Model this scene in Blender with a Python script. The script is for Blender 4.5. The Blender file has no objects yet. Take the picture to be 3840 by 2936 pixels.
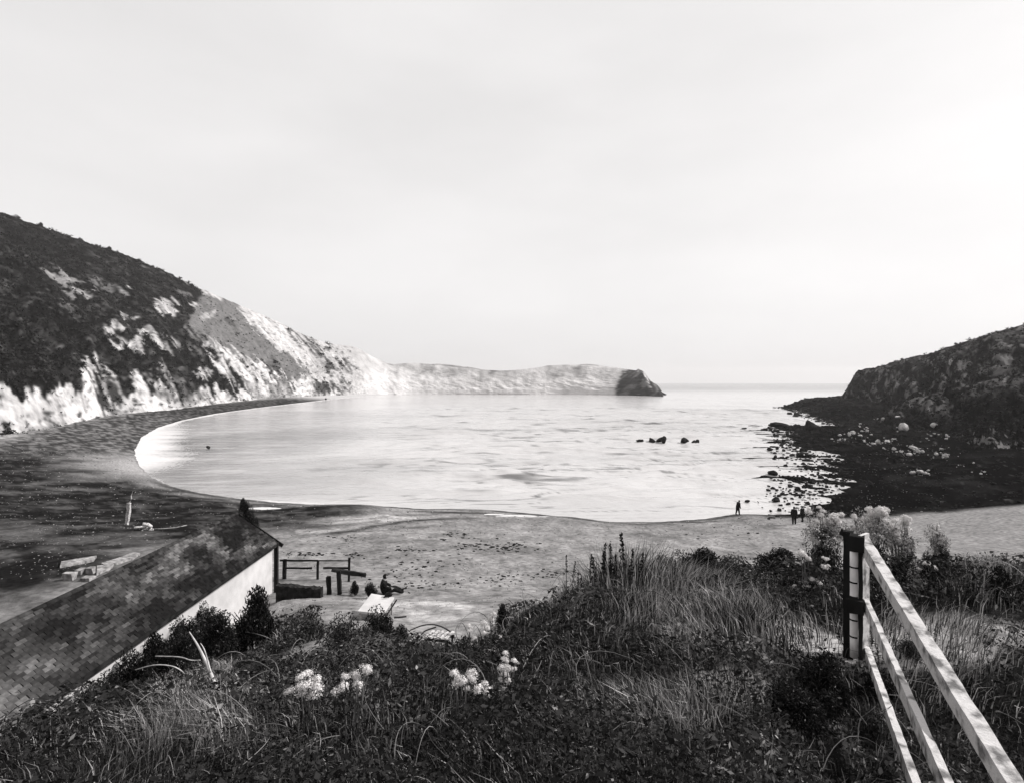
import bpy, bmesh, math, random
import numpy as np
from mathutils import Vector, Matrix, Quaternion

random.seed(7)
RNG = np.random.default_rng(11)
SC = bpy.context.scene
COL = SC.collection

# ------------------------------------------------------------------ camera
F = 2176.0; CX = 1920.0; HY = 1432.0; CAMZ = 14.6     # focal length in photo pixels, horizon row, eye height
cam_d = bpy.data.cameras.new('camera'); cam = bpy.data.objects.new('camera', cam_d); COL.objects.link(cam)
cam_d.sensor_fit = 'HORIZONTAL'; cam_d.sensor_width = 36.0; cam_d.lens = 36.0 * F / 3840.0
cam_d.shift_y = -(1468.0 - HY) / 3840.0
cam_d.clip_start = 0.05; cam_d.clip_end = 20000
cam.location = (0, 0, CAMZ); cam.rotation_euler = (math.radians(90), 0, 0)
SC.camera = cam

# ------------------------------------------------------------------ sky, sun, exposure
SUN_AZ, SUN_EL = 78.0, 40.0                              # degrees clockwise from the view direction, above the horizon
wd = bpy.data.worlds.new('World'); SC.world = wd; wd.use_nodes = True
nt = wd.node_tree; nt.nodes.clear()
sky = nt.nodes.new('ShaderNodeTexSky'); sky.sky_type = 'NISHITA'; sky.sun_disc = False
sky.sun_elevation = math.radians(SUN_EL); sky.sun_rotation = math.radians(SUN_AZ)
sky.air_density = 1.0; sky.dust_density = 4.0; sky.ozone_density = 1.0
bw = nt.nodes.new('ShaderNodeRGBToBW'); nt.links.new(sky.outputs[0], bw.inputs[0])
# thin high cloud veil: evens the sky out, with faint brighter banks
tc = nt.nodes.new('ShaderNodeTexCoord')
mp = nt.nodes.new('ShaderNodeMapping'); mp.inputs['Scale'].default_value = (1.0, 1.0, 3.2)
nt.links.new(tc.outputs['Generated'], mp.inputs[0])
nz = nt.nodes.new('ShaderNodeTexNoise'); nz.inputs['Scale'].default_value = 1.7; nz.inputs['Detail'].default_value = 5
nz.inputs['Roughness'].default_value = 0.5; nt.links.new(mp.outputs[0], nz.inputs['Vector'])
mr = nt.nodes.new('ShaderNodeMapRange'); mr.inputs[1].default_value = 0.3; mr.inputs[2].default_value = 0.7
mr.inputs[3].default_value = 8.4; mr.inputs[4].default_value = 9.9; nt.links.new(nz.outputs[0], mr.inputs[0])
mx = nt.nodes.new('ShaderNodeMix'); mx.data_type = 'FLOAT'; mx.inputs[0].default_value = 0.72
nt.links.new(bw.outputs[0], mx.inputs[2]); nt.links.new(mr.outputs[0], mx.inputs[3])
tint = nt.nodes.new('ShaderNodeCombineColor')
for i, k in enumerate((1.0, 0.985, 0.985)):
    m_ = nt.nodes.new('ShaderNodeMath'); m_.operation = 'MULTIPLY'; m_.inputs[1].default_value = k
    nt.links.new(mx.outputs[0], m_.inputs[0]); nt.links.new(m_.outputs[0], tint.inputs[i])
bg = nt.nodes.new('ShaderNodeBackground'); bg.inputs[1].default_value = 0.085
nt.links.new(tint.outputs[0], bg.inputs[0])
wo = nt.nodes.new('ShaderNodeOutputWorld'); nt.links.new(bg.outputs[0], wo.inputs[0])

sun_d = bpy.data.lights.new('sun', 'SUN'); sun_d.energy = 4.0; sun_d.angle = math.radians(0.6); sun_d.color = (1.0, 0.985, 0.975)
sun = bpy.data.objects.new('sun', sun_d); COL.objects.link(sun)
az, el = math.radians(SUN_AZ), math.radians(SUN_EL)
SUNV = Vector((math.cos(el) * math.sin(az), math.cos(el) * math.cos(az), math.sin(el)))
sun.rotation_euler = SUNV.to_track_quat('Z', 'Y').to_euler(); sun.location = (60, 20, 80)

SC.render.engine = 'CYCLES'
SC.view_settings.view_transform = 'Standard'; SC.view_settings.look = 'None'
SC.view_settings.exposure = 0.45; SC.view_settings.gamma = 1.0
SC.view_settings.use_curve_mapping = False

# ------------------------------------------------------------------ helpers
def wp(x, y, Y):                       # photo pixel + distance -> point in the world (used once, to place things)
    return Vector(((x - CX) / F * Y, Y, CAMZ + (HY - y) / F * Y))
def wz(x, y, z):                       # photo pixel on a level plane z
    return wp(x, y, (CAMZ - z) * F / (y - HY))
def sstep(a, b, v):
    t = np.clip((v - a) / (b - a), 0, 1); return t * t * (3 - 2 * t)

def _h(ix, iy, s):
    n = (ix * 374761393 + iy * 668265263 + s * 982451653) & 0xFFFFFFFF
    n = ((n ^ (n >> 13)) * 1274126177) & 0xFFFFFFFF
    return ((n ^ (n >> 16)) & 0xFFFF) / 65535.0
def vnoise(x, y, s=0):                 # value noise 0..1, vectorised
    x = np.asarray(x, float); y = np.asarray(y, float)
    ix = np.floor(x).astype(np.int64); iy = np.floor(y).astype(np.int64)
    fx = x - ix; fy = y - iy; fx = fx * fx * (3 - 2 * fx); fy = fy * fy * (3 - 2 * fy)
    a = _h(ix, iy, s); b = _h(ix + 1, iy, s); c = _h(ix, iy + 1, s); d = _h(ix + 1, iy + 1, s)
    return (a * (1 - fx) + b * fx) * (1 - fy) + (c * (1 - fx) + d * fx) * fy
def fbm(x, y, s=0, o=4, g=0.5):
    r = 0; a = 1; t = 0
    for k in range(o):
        r = r + a * vnoise(x * 2 ** k + 17.3 * k, y * 2 ** k - 9.1 * k, s + k); t += a; a *= g
    return r / t

def tag(o, label=None, cat=None, group=None, kind=None):
    if label: o['label'] = label
    if cat: o['category'] = cat
    if group: o['group'] = group
    if kind: o['kind'] = kind
    return o
def link(name, me, parent=None, mat=None):
    o = bpy.data.objects.new(name, me); COL.objects.link(o)
    if parent is not None: o.parent = parent
    if mat is not None and me is not None and len(me.materials) == 0: me.materials.append(mat)
    return o
def empty(name, loc, rz=0.0):
    o = bpy.data.objects.new(name, None); COL.objects.link(o); o.location = loc; o.rotation_euler = (0, 0, rz)
    o.empty_display_size = 0.2
    return o
def copy_tree(o, parent=None):
    c = o.copy(); COL.objects.link(c); c.parent = parent
    for ch in list(o.children): copy_tree(ch, c)
    return c
def np_mesh(name, V, polys, smooth=False, tone=None, attrs=None):
    """V (n,3); polys list of (m,k) index arrays"""
    me = bpy.data.meshes.new(name)
    V = np.asarray(V, np.float32)
    loops = np.concatenate([p.reshape(-1) for p in polys]).astype(np.int32)
    tot = np.concatenate([np.full(len(p), p.shape[1], np.int32) for p in polys])
    start = np.concatenate([[0], np.cumsum(tot)[:-1]]).astype(np.int32)
    me.vertices.add(len(V)); me.vertices.foreach_set('co', V.reshape(-1))
    me.loops.add(len(loops)); me.loops.foreach_set('vertex_index', loops)
    me.polygons.add(len(tot)); me.polygons.foreach_set('loop_start', start); me.polygons.foreach_set('loop_total', tot)
    if smooth: me.polygons.foreach_set('use_smooth', np.ones(len(tot), bool))
    me.update(calc_edges=True)
    attrs = dict(attrs or {})
    if tone is not None: attrs['tone'] = tone
    for k, v in attrs.items():
        a = me.attributes.new(k, 'FLOAT', 'POINT'); a.data.foreach_set('value', np.asarray(v, np.float32).reshape(-1))
    return me
def grid_faces(nr, nc):
    i = np.arange(nr * nc).reshape(nr, nc)
    return np.stack([i[:-1, :-1], i[:-1, 1:], i[1:, 1:], i[1:, :-1]], -1).reshape(-1, 4)

class MB:
    """collects simple solids into one mesh"""
    def __init__(s): s.v = []; s.f = []
    def add(s, vs, fs):
        n = len(s.v); s.v += [tuple(v) for v in vs]; s.f += [tuple(i + n for i in f) for f in fs]; return s
    def box(s, c, size, rot=None, jit=0.0):
        c = Vector(c); hx, hy, hz = [k / 2 for k in size]; vs = []
        for z in (-hz, hz):
            for x, y in ((-hx, -hy), (hx, -hy), (hx, hy), (-hx, hy)):
                p = Vector((x, y, z))
                if jit: p += Vector([random.uniform(-jit, jit) for _ in range(3)])
                if rot is not None: p = rot @ p
                vs.append(c + p)
        return s.add(vs, [(3, 2, 1, 0), (4, 5, 6, 7), (0, 1, 5, 4), (1, 2, 6, 5), (2, 3, 7, 6), (3, 0, 4, 7)])
    def beam(s, a, b, w, h, n=6, jit=0.0, up=Vector((0, 0, 1))):
        """rectangular timber from a to b, with slightly uneven edges"""
        a = Vector(a); b = Vector(b); d = (b - a).normalized(); sx = d.cross(up).normalized(); sy = sx.cross(d).normalized()
        vs = []; fs = []
        for i in range(n + 1):
            p = a.lerp(b, i / n)
            for x, y in ((-1, -1), (1, -1), (1, 1), (-1, 1)):
                vs.append(p + sx * (x * w / 2 + random.uniform(-jit, jit)) + sy * (y * h / 2 + random.uniform(-jit, jit)))
        for i in range(n):
            for k in range(4):
                fs.append((i * 4 + k, i * 4 + (k + 1) % 4, i * 4 + 4 + (k + 1) % 4, i * 4 + 4 + k))
        fs.append((3, 2, 1, 0)); e = n * 4; fs.append((e, e + 1, e + 2, e + 3))
        return s.add(vs, fs)
    def tube(s, pts, rad, sides=6, cap=True):
        pts = [Vector(p) for p in pts]; vs = []; fs = []
        for i, p in enumerate(pts):
            d = (pts[min(i + 1, len(pts) - 1)] - pts[max(i - 1, 0)]).normalized()
            u = d.cross(Vector((0.13, 0.21, 0.97)) if abs(d.z) < 0.95 else Vector((1, 0, 0))).normalized(); w = d.cross(u)
            r = rad[i] if hasattr(rad, '__len__') else rad
            for k in range(sides):
                a = 2 * math.pi * k / sides
                vs.append(p + u * (math.cos(a) * r) + w * (math.sin(a) * r))
        for i in range(len(pts) - 1):
            for k in range(sides):
                fs.append((i * sides + k, i * sides + (k + 1) % sides, (i + 1) * sides + (k + 1) % sides, (i + 1) * sides + k))
        if cap:
            fs.append(tuple(range(sides))[::-1]); n = (len(pts) - 1) * sides; fs.append(tuple(range(n, n + sides)))
        return s.add(vs, fs)
    def mesh(s, name, smooth=False):
        me = bpy.data.meshes.new(name); me.from_pydata(s.v, [], s.f); me.update()
        bm = bmesh.new(); bm.from_mesh(me); bmesh.ops.recalc_face_normals(bm, faces=bm.faces[:]); bm.to_mesh(me); bm.free()
        if smooth:
            me.polygons.foreach_set('use_smooth', np.ones(len(me.polygons), bool))
        return me
    def build(s, name, mat, parent=None, smooth=False, inv=None):
        if inv is not None:
            s.v = [tuple(inv @ Vector(v)) for v in s.v]
        return link(name, s.mesh(name, smooth), parent, mat)

# ------------------------------------------------------------------ materials (monochrome print: every colour a near grey)
WARM = (1.0, 0.972, 0.965)
def g(v): return (v * WARM[0], v * WARM[1], v * WARM[2], 1)
def mat(name, lo, hi, scale=8.0, rough=0.85, attr=False, bump=0.0, bscale=40.0, spec=0.0, detail=6, stretch=None,
        contrast=(0.35, 0.65), transl=0.0, bump2=None):
    m = bpy.data.materials.new(name); m.use_nodes = True; t = m.node_tree; L = t.links
    b = t.nodes['Principled BSDF']; b.inputs['Roughness'].default_value = rough; b.inputs['Specular IOR Level'].default_value = spec
    tcn = t.nodes.new('ShaderNodeTexCoord'); src = tcn.outputs['Object']
    if stretch:
        mpn = t.nodes.new('ShaderNodeMapping'); mpn.inputs['Scale'].default_value = stretch; L.new(src, mpn.inputs[0]); src = mpn.outputs[0]
    n = t.nodes.new('ShaderNodeTexNoise'); n.inputs['Scale'].default_value = scale; n.inputs['Detail'].default_value = detail
    L.new(src, n.inputs['Vector'])
    r = t.nodes.new('ShaderNodeValToRGB'); r.color_ramp.elements[0].position = contrast[0]; r.color_ramp.elements[1].position = contrast[1]
    L.new(n.outputs[0], r.inputs[0])
    if attr:                            # lo / hi multiply the tone stored on the mesh
        r.color_ramp.elements[0].color = (lo, lo, lo, 1); r.color_ramp.elements[1].color = (hi, hi, hi, 1)
        a = t.nodes.new('ShaderNodeAttribute'); a.attribute_name = 'tone'
        ml = t.nodes.new('ShaderNodeMath'); ml.operation = 'MULTIPLY'; ml.use_clamp = True
        L.new(a.outputs['Fac'], ml.inputs[0]); L.new(r.outputs[0], ml.inputs[1])
        cc = t.nodes.new('ShaderNodeVectorMath'); cc.operation = 'SCALE'; cc.inputs[0].default_value = WARM
        L.new(ml.outputs[0], cc.inputs['Scale']); L.new(cc.outputs[0], b.inputs['Base Color']); colsock = cc.outputs[0]
    else:
        r.color_ramp.elements[0].color = g(lo); r.color_ramp.elements[1].color = g(hi)
        L.new(r.outputs[0], b.inputs['Base Color']); colsock = r.outputs[0]
    if bump:
        n2 = t.nodes.new('ShaderNodeTexNoise'); n2.inputs['Scale'].default_value = bscale; n2.inputs['Detail'].default_value = 8
        n2.inputs['Roughness'].default_value = 0.65; L.new(src, n2.inputs['Vector'])
        bp = t.nodes.new('ShaderNodeBump'); bp.inputs['Strength'].default_value = 1.0; bp.inputs['Distance'].default_value = bump
        L.new(n2.outputs[0], bp.inputs['Height']); L.new(bp.outputs[0], b.inputs['Normal'])
    if transl:
        out = t.nodes['Material Output']; tr = t.nodes.new('ShaderNodeBsdfTranslucent'); L.new(colsock, tr.inputs[0])
        ms = t.nodes.new('ShaderNodeMixShader'); ms.inputs[0].default_value = transl
        L.new(b.outputs[0], ms.inputs[1]); L.new(tr.outputs[0], ms.inputs[2]); L.new(ms.outputs[0], out.inputs[0])
    return m

M_GROUND = mat('shingle_ground', 0.6, 1.4, 3.0, 0.9, True, 0.05, 9.0, detail=12, contrast=(0.3, 0.7))
M_HILL = mat('chalk_and_turf', 0.72, 1.25, 0.4, 0.95, True, 0.4, 0.6, detail=12, contrast=(0.3, 0.7))
M_FAR = mat('far_chalk', 0.85, 1.15, 0.06, 0.95, True, 2.0, 0.07, detail=6, contrast=(0.3, 0.7))
M_ROCK = mat('wet_dark_rock', 0.008, 0.03, 3.0, 0.6, bump=0.03, bscale=9)
M_PALE_ROCK = mat('pale_limestone', 0.28, 0.55, 2.0, 0.9, bump=0.05, bscale=6)
M_SHINGLE = mat('beach_stones', 0.7, 1.2, 6.0, 0.9, True)
M_WEED = mat('dried_seaweed', 0.006, 0.02, 9.0, 0.8)
M_LEAF = mat('leaf', 0.7, 1.3, 5.0, 0.7, True, transl=0.15, spec=0.05)
M_GRASS = mat('dry_grass', 0.75, 1.2, 4.0, 0.7, True, transl=0.2, spec=0.05)
M_TWIG = mat('bark', 0.02, 0.06, 12, 0.9)
M_STALK = mat('dry_stalk', 0.22, 0.5, 14, 0.7)
M_PETAL = mat('white_petal', 0.6, 0.85, 30, 0.7, transl=0.25)
M_STEM = mat('plant_stem', 0.08, 0.16, 14, 0.8)
M_WHITE = mat('limewash', 0.40, 0.52, 1.5, 0.85, bump=0.01, bscale=7)
M_DARKWOOD = mat('tarred_timber', 0.010, 0.028, 3.0, 0.85, bump=0.004, bscale=30, stretch=(1, 1, 0.15))
M_PALEWOOD = mat('weathered_white_timber', 0.14, 0.5, 9.0, 0.8, bump=0.014, bscale=30, contrast=(0.36, 0.52), detail=12)
M_DECK = mat('roof_boarding', 0.02, 0.03, 4, 0.9)
M_SLATE = [mat('slate', a * .7, a * 1.35, 6.0, 0.8, bump=0.008, bscale=28) for a in (0.010, 0.018, 0.029, 0.042, 0.064, 0.10)]
M_STONEWALL = mat('dark_walling', 0.012, 0.03, 5.0, 0.9, bump=0.03, bscale=8)
M_CLOTH = mat('dark_cloth', 0.008, 0.02, 8.0, 0.9)
M_SKIN = mat('skin', 0.2, 0.26, 8.0, 0.6)
M_HAIR = mat('hair', 0.01, 0.02, 20.0, 0.7)
M_CONC = mat('pale_concrete', 0.10, 0.34, 4.0, 0.9, bump=0.01, bscale=20)
M_POOL = mat('shallow_pool', 0.5, 0.6, 2.0, 0.08, spec=0.5)

# ------------------------------------------------------------------ the shore of the cove (level z = 0), traced once into world metres
SHORE_PX = [(3010,1926),(2900,1929),(2762,1927),(2640,1945),(2450,1957),(2280,1955),(2150,1938),(2000,1926),(1850,1912),(1700,1906),(1600,1908),
 (1450,1898),(1350,1890),(1200,1891),(1040,1884),(900,1870),(750,1848),(640,1822),(565,1788),(518,1740),(504,1690),(528,1640),(592,1603),
 (680,1576),(800,1552),(950,1531),(1100,1513),(1250,1496),(1360,1486),(1500,1480),(1650,1476.5),(1850,1475.5),(2050,1475.5),(2200,1477),
 (2330,1480),(2420,1482),(2486,1482.5)]
RIGHT_PX = [(2930,1527),(3010,1541),(3040,1560),(3160,1592),(3185,1602),(3100,1600),(2960,1602),(2890,1597),(2950,1612),(2990,1628),(2980,1660),
 (3095,1700),(3170,1745),(3180,1800),(3140,1850),(3085,1890),(3050,1918)]
SHORE = [wz(x, y, 0).xy for x, y in SHORE_PX]
FARSEA = [Vector(p) for p in ((172, 648), (190, 720), (-200, 1400), (-200, 9000), (9000, 9000), (9000, 560), (420, 520), (240, 420), (190, 372))]
RIGHT = [wz(x, y, 0).xy for x, y in RIGHT_PX]
WPOLY = np.array([tuple(p) for p in SHORE + FARSEA + RIGHT])
def sdist(X, Y):
    """distance to the waterline, positive on land"""
    sh = X.shape; X = X.ravel(); Y = Y.ravel()
    d2 = np.full(X.shape, 1e12); inside = np.zeros(X.shape, bool)
    A = WPOLY; B = np.roll(WPOLY, -1, 0)
    for (ax, ay), (bx, by) in zip(A, B):
        ex, ey = bx - ax, by - ay
        t = np.clip(((X - ax) * ex + (Y - ay) * ey) / (ex * ex + ey * ey + 1e-9), 0, 1)
        d2 = np.minimum(d2, (X - ax - t * ex) ** 2 + (Y - ay - t * ey) ** 2)
        if abs(by - ay) > 1e-9:
            c = ((ay > Y) != (by > Y)) & (X < (bx - ax) * (Y - ay) / (by - ay) + ax)
            inside ^= c
    return (np.sqrt(d2) * np.where(inside, -1, 1)).reshape(sh)

BT = np.array([-0.95, -0.70, -0.515, -0.33, -0.2, -0.12, -0.05, 0.05, 0.25, 0.42, 0.6, 0.8, 1.0])
BY = np.array([0, 2, 3.5, 5, 7, 8.5, 10, 14, 18, 22, 27, 34])
BZ = np.array([
 [13, 12.6, 12.2, 11.5, 10.2, 8.9, 7.6, 5.4, 5.0, 4.9, 4.6, 3.7],
 [13, 12.6, 12.2, 11.6, 10.4, 9.3, 8.2, 6.0, 5.2, 5.0, 4.7, 3.8],
 [13, 12.65, 12.3, 11.8, 10.8, 9.9, 9.2, 7.4, 6.2, 5.5, 4.9, 3.9],
 [13, 12.65, 12.3, 11.9, 11.1, 10.4, 9.7, 8.2, 7.0, 6.1, 5.0, 3.9],
 [13, 12.65, 12.3, 11.95, 11.2, 10.6, 9.9, 8.2, 6.9, 6.0, 5.0, 3.9],
 [13, 12.65, 12.3, 12.0, 11.3, 10.6, 9.9, 8.1, 6.8, 6, 5, 3.9],
 [13, 12.7, 12.35, 12.05, 11.45, 10.8, 10.0, 8.1, 6.8, 6, 5, 3.9],
 [13, 12.7, 12.4, 12.1, 11.75, 11.3, 10.5, 8.4, 6.8, 6, 5, 3.9],
 [13, 12.7, 12.4, 12.15, 11.85, 11.6, 11.1, 8.9, 7, 6, 5, 3.9],
 [13, 12.7, 12.4, 12.15, 11.9, 11.65, 11.2, 9.1, 7.2, 6, 5, 3.9],
 [12.9, 12.3, 12.0, 11.98, 11.85, 11.7, 11.3, 9.3, 7.3, 6, 5, 3.9],
 [12.6, 11.9, 11.85, 12.0, 11.95, 11.75, 11.4, 9.5, 7.4, 6, 5, 3.9],
 [12.4, 11.6, 11.6, 11.95, 11.95, 11.8, 11.5, 9.6, 7.5, 6, 5, 3.9]], float)
def bank(X, Y):
    Yc = np.clip(Y, 0, 34); t = np.clip(X / np.maximum(Y, 0.8), BT[0], BT[-1])
    fi = np.interp(t, BT, np.arange(len(BT))); i = np.clip(fi.astype(int), 0, len(BT) - 2); f = fi - i; f = f * f * (3 - 2 * f)
    fj = np.interp(Yc, BY, np.arange(len(BY))); j = np.clip(fj.astype(int), 0, len(BY) - 2); h = fj - j
    z = (BZ[i, j] * (1 - h) + BZ[i, j + 1] * h) * (1 - f) + (BZ[i + 1, j] * (1 - h) + BZ[i + 1, j + 1] * h) * f
    return np.where(Y < 0, 13.0 + 0.02 * np.minimum(-Y, 60), z)
PD = np.array([-400, -60, -20, -6, 0, 2, 5, 10, 16, 24, 32, 40, 60, 140]); PZ = np.array([-5, -3.2, -1.6, -0.55, 0, 0.3, 0.65, 1.2, 1.9, 2.9, 3.9, 4.8, 5.6, 6.5])
POOLS = [(985, 1906, 2.2, 0.9), (1930, 1933, 2.4, 0.55), (2015, 1938, 2.2, 0.5), (1850, 1927, 1.2, .35)]   # pixel, radii in metres
POOLW = []
for x, y, a, b in POOLS:
    p = wz(x, y, 0.42); POOLW.append((p.x, p.y, a, b))
def zland(X, Y, D=None, rough=True):
    X = np.asarray(X, float); Y = np.asarray(Y, float)
    if D is None: D = sdist(X, Y)
    z = np.interp(D, PD, PZ)
    right = sstep(70, 100, X) * sstep(196, 232, Y)                       # rock ledges stand up steeper on the right
    z = z * (1 - right) + np.where(D > 0, np.minimum(0.42 * D, 5.0), z) * right
    foresh = sstep(28, 40, X) * sstep(56, 66, Y) * (1 - right)           # low rocky foreshore
    z = np.where(D < 0, z * (1 - 0.72 * foresh), z * (1 - 0.25 * foresh))
    lft = sstep(-60, -85, X)
    z = z * (1 - 0.35 * lft * (D > 0))
    if rough:
        land = sstep(0.5, 6, D)
        z = z + land * (fbm(X / 7, Y / 5, 3, 4) - 0.5) * 0.5 + sstep(-2, 3, D) * (fbm(X / 2.2, Y / 1.1, 5, 3) - 0.5) * 0.16
        z = z + foresh * sstep(-25, 4, D) * (fbm(X / 2.6, Y / 2.6, 9, 4) - 0.42) * 1.1
        z = z + right * sstep(-3, 3, D) * (fbm(X / 6, Y / 6, 19, 5) - 0.45) * 2.6
        cusp = sstep(1, 4, D) * sstep(12, 6, D) * sstep(-45, -20, X) * sstep(15, 0, X)
        z = z + cusp * 0.35 * (np.sin(X / 3.4) * .5 + .3)
    w = sstep(33, 22, Y)
    zb = bank(X, Y)
    if rough: zb = zb + (fbm(X / 1.6, Y / 1.6, 31, 4) - 0.5) * 0.28 * sstep(1.5, 4, Y)
    z = z * (1 - w) + zb * w
    hx = sstep(-17, -15, X) * sstep(-9.6, -10.6, X) * sstep(9, 11, Y) * sstep(30, 28.5, Y)   # terrace the cottage stands on
    z = z * (1 - hx) + np.minimum(z, 4.95) * hx
    for px, py, a, b in POOLW:
        q = ((X - px) / a) ** 2 + ((Y - py) / b) ** 2
        k = sstep(2.6, 1.0, q); z = z * (1 - k) + 0.30 * k
    return z
def zl(x, y): return float(zland(np.array([x]), np.array([y]))[0])
def on_ground(x, y, lo=1.0, hi=400.0):
    """where the ray through a photo pixel first meets the ground"""
    Ys = np.exp(np.linspace(math.log(lo), math.log(hi), 1500)); Xs = (x - CX) / F * Ys
    gz = zland(Xs, Ys); rz = CAMZ + (HY - y) / F * Ys
    k = np.nonzero(rz <= gz)[0]; i = k[0] if len(k) else -1
    return Vector((Xs[i], Ys[i], gz[i]))

def blob(x, y, pts):
    """max of soft ellipses given in world metres: (cx, cy, rx, ry, value)"""
    r = np.zeros_like(x)
    for cx_, cy_, rx, ry, v in pts:
        r = np.maximum(r, v * sstep(1.35, 0.55, np.sqrt(((x - cx_) / rx) ** 2 + ((y - cy_) / ry) ** 2)))
    return r

def inpoly(x, y, poly):
    r = np.zeros(x.shape, bool); n = len(poly)
    for i in range(n):
        ax, ay = poly[i]; bx, by = poly[(i + 1) % n]
        if ay != by: r ^= ((ay > y) != (by > y)) & (x < (bx - ax) * (y - ay) / (by - ay) + ax)
    return r
# ------------------------------------------------------------------ ground sheet
th = np.radians(np.concatenate([np.linspace(-110, -46, 50)[:-1], np.linspace(-46, 46, 540), np.linspace(46, 110, 50)[1:]]))
rr = np.concatenate([np.linspace(0.25, 2.0, 20)[:-1], np.exp(np.linspace(math.log(2.0), math.log(900), 460))])
R_, T_ = np.meshgrid(rr, th, indexing='ij')
GX = R_ * np.sin(T_); GY = R_ * np.cos(T_)
GD = sdist(GX, GY); GZ = zland(GX, GY, GD)
# albedo of the ground: shingle, wet weed-stained strips, dark rock ledge, turf and soil on the bank
n1 = fbm(GX / 4.0, GY / 3.4, 41, 5, .6); n2 = fbm(GX / 1.0, GY / 1.0, 43, 4, .6); n3 = fbm(GX / 14, GY / 9, 47, 3)
tone = 0.185 + 0.16 * (n1 - 0.5) + 0.20 * (n2 - 0.5)
def pline(px_list, w):
    q = [wz(x, y, 1.8) for x, y in px_list]; d = np.full(GX.shape, 1e9); X_ = GX + .9 * (n2 - .5); Y_ = GY + 1.6 * (n1 - .5)
    for a, b in zip(q[:-1], q[1:]):
        ex, ey = b.x - a.x, b.y - a.y; t_ = np.clip(((X_ - a.x) * ex + (Y_ - a.y) * ey) / (ex * ex + ey * ey), 0, 1); d = np.minimum(d, np.hypot(X_ - a.x - t_ * ex, Y_ - a.y - t_ * ey))
    return np.exp(-(d / w) ** 2)
lb = [wz(x, y, 1.8) for x, y in ((1130, 2050), (1030, 1990), (1150, 1925), (1400, 1905), (1600, 1912), (1480, 1948), (1390, 1978), (1310, 2020))]
lightband = sstep(.35, .6, inpoly(GX + 2 * (n1 - .5), GY + 2 * (n2 - .5), [(p.x, p.y) for p in lb]) * 1.0); tone = tone + 0.12 * lightband * (0.4 + 1.2 * n2)
for l_, w_, k_ in (([(1260, 2040), (1330, 2005), (1400, 1975), (1500, 1945), (1620, 1917), (1760, 1912)], .7, .75), ([(1120, 2005), (1220, 1985), (1330, 1962), (1420, 1938)], .45, .55), ([(1110, 2040), (1190, 2020), (1290, 1990)], .3, .4)): tone = tone * (1 - k_ * pline(l_, w_))
lightband = lightband * 0
lineY = 52 + 0.012 * (GX + 10) ** 2 * 0 + (GX + 14) * 0.62                      # storm-ridge lines on the shingle
for off, wd_ in ((0, 1.0), (-5.5, .5), (4.5, .4)):
    tone = tone * (1 - 0.55 * np.exp(-((GY - lineY - off + 1.5 * np.sin(GX / 4)) / wd_) ** 2) * sstep(-24, -20, GX) * sstep(-4, -9, GX))
wet = np.exp(-((GD - 0.7) / 0.9) ** 2) * sstep(130, 90, GY); tone = tone * (1 - 0.8 * wet * sstep(-60, -45, GX) * (0.35 + 0.65 * sstep(.35, .55, n1)))
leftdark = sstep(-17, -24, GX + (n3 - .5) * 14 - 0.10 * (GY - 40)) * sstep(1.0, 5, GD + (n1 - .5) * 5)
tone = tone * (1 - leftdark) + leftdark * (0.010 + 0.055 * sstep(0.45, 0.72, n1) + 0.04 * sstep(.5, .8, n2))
damp = sstep(14, 1, GD + 14 * (fbm(GX / 9, GY / 4, 49, 4) - .5)) * sstep(-52, -66, GX) * sstep(75, 90, GY) * sstep(0, .3, GD); tone = tone * (1 - .8 * damp) + .8 * damp * 0.34
farleft = sstep(95, 130, GY) * sstep(-55, -65, GX)
tone = tone * (1 - farleft) + farleft * (0.03 + 0.14 * sstep(.4, .7, n2) + 0.25 * sstep(20, 32, GD + 8 * (n1 - .5)))
backstrip = sstep(200, 280, GY) * sstep(0, -40, GX) * sstep(560, 480, GY); tone = tone * (1 - backstrip * 0.5)
farw = sstep(430, 520, GY); tone = tone * (1 - farw) + 0.4 * farw
PATCH = []
for x_, y_, rx_, ry_ in ((1195, 1896, 2.2, .5), (1360, 1907, 2.8, .7), (640, 1838, 3.5, 1.5), (800, 1872, 2.4, 1.1), (1640, 1922, 3.0, .9), (1760, 1924, 2.6, .8), (2160, 1946, 3.0, .6), (2400, 1962, 3.5, .5), (2620, 1954, 2.5, .4), (1000, 1890, 3, .6)):
    p_ = wz(x_, y_, .4); k_ = blob(GX, GY, [(p_.x, p_.y, rx_, ry_, 1)]) * sstep(.3, .5, n1 + .15); tone = tone * (1 - .85 * k_) + .85 * k_ * .025
for x_, y_, rx_, ry_ in ((1515, 2238, .55, .9), (1600, 2232, .8, .5), (1690, 2240, .6, .6), (1740, 2262, .35, .8), (1575, 2325, .45, .9), (1660, 2360, .6, .5), (1420, 2215, .7, .6)):
    p_ = wz(x_, y_, 6.0); k_ = blob(GX, GY, [(p_.x, p_.y, rx_, ry_, 1)]); PATCH.append((k_, n2))
rdark = sstep(58.5, 60.5, GY + (n2 - .5) * 1.5 + (n1 - .5) * 2) * sstep(24, 31, GX); rd2 = sstep(60, 80, GX) * sstep(56, 66, GY)
rdark = np.maximum(rdark, rd2)
tone = tone * (1 - rdark) + rdark * (0.004 + 0.01 * sstep(.5, .8, n1) + 0.06 * sstep(.76, .86, n2))
sand = sstep(30, 36, GX) * sstep(61, 57, GY) * sstep(20, 30, GY); tone = tone * (1 - sand) + sand * (0.19 + 0.1 * (n2 - .5))
veg = sstep(24, 16, GY + (n1 - .5) * 6) * np.clip(1 - sstep(-6.2, -4.6, GX) * sstep(0.2, -0.8, GX - 0.02 * GY) * sstep(10.5, 13.5, GY), 0, 1)
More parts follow.
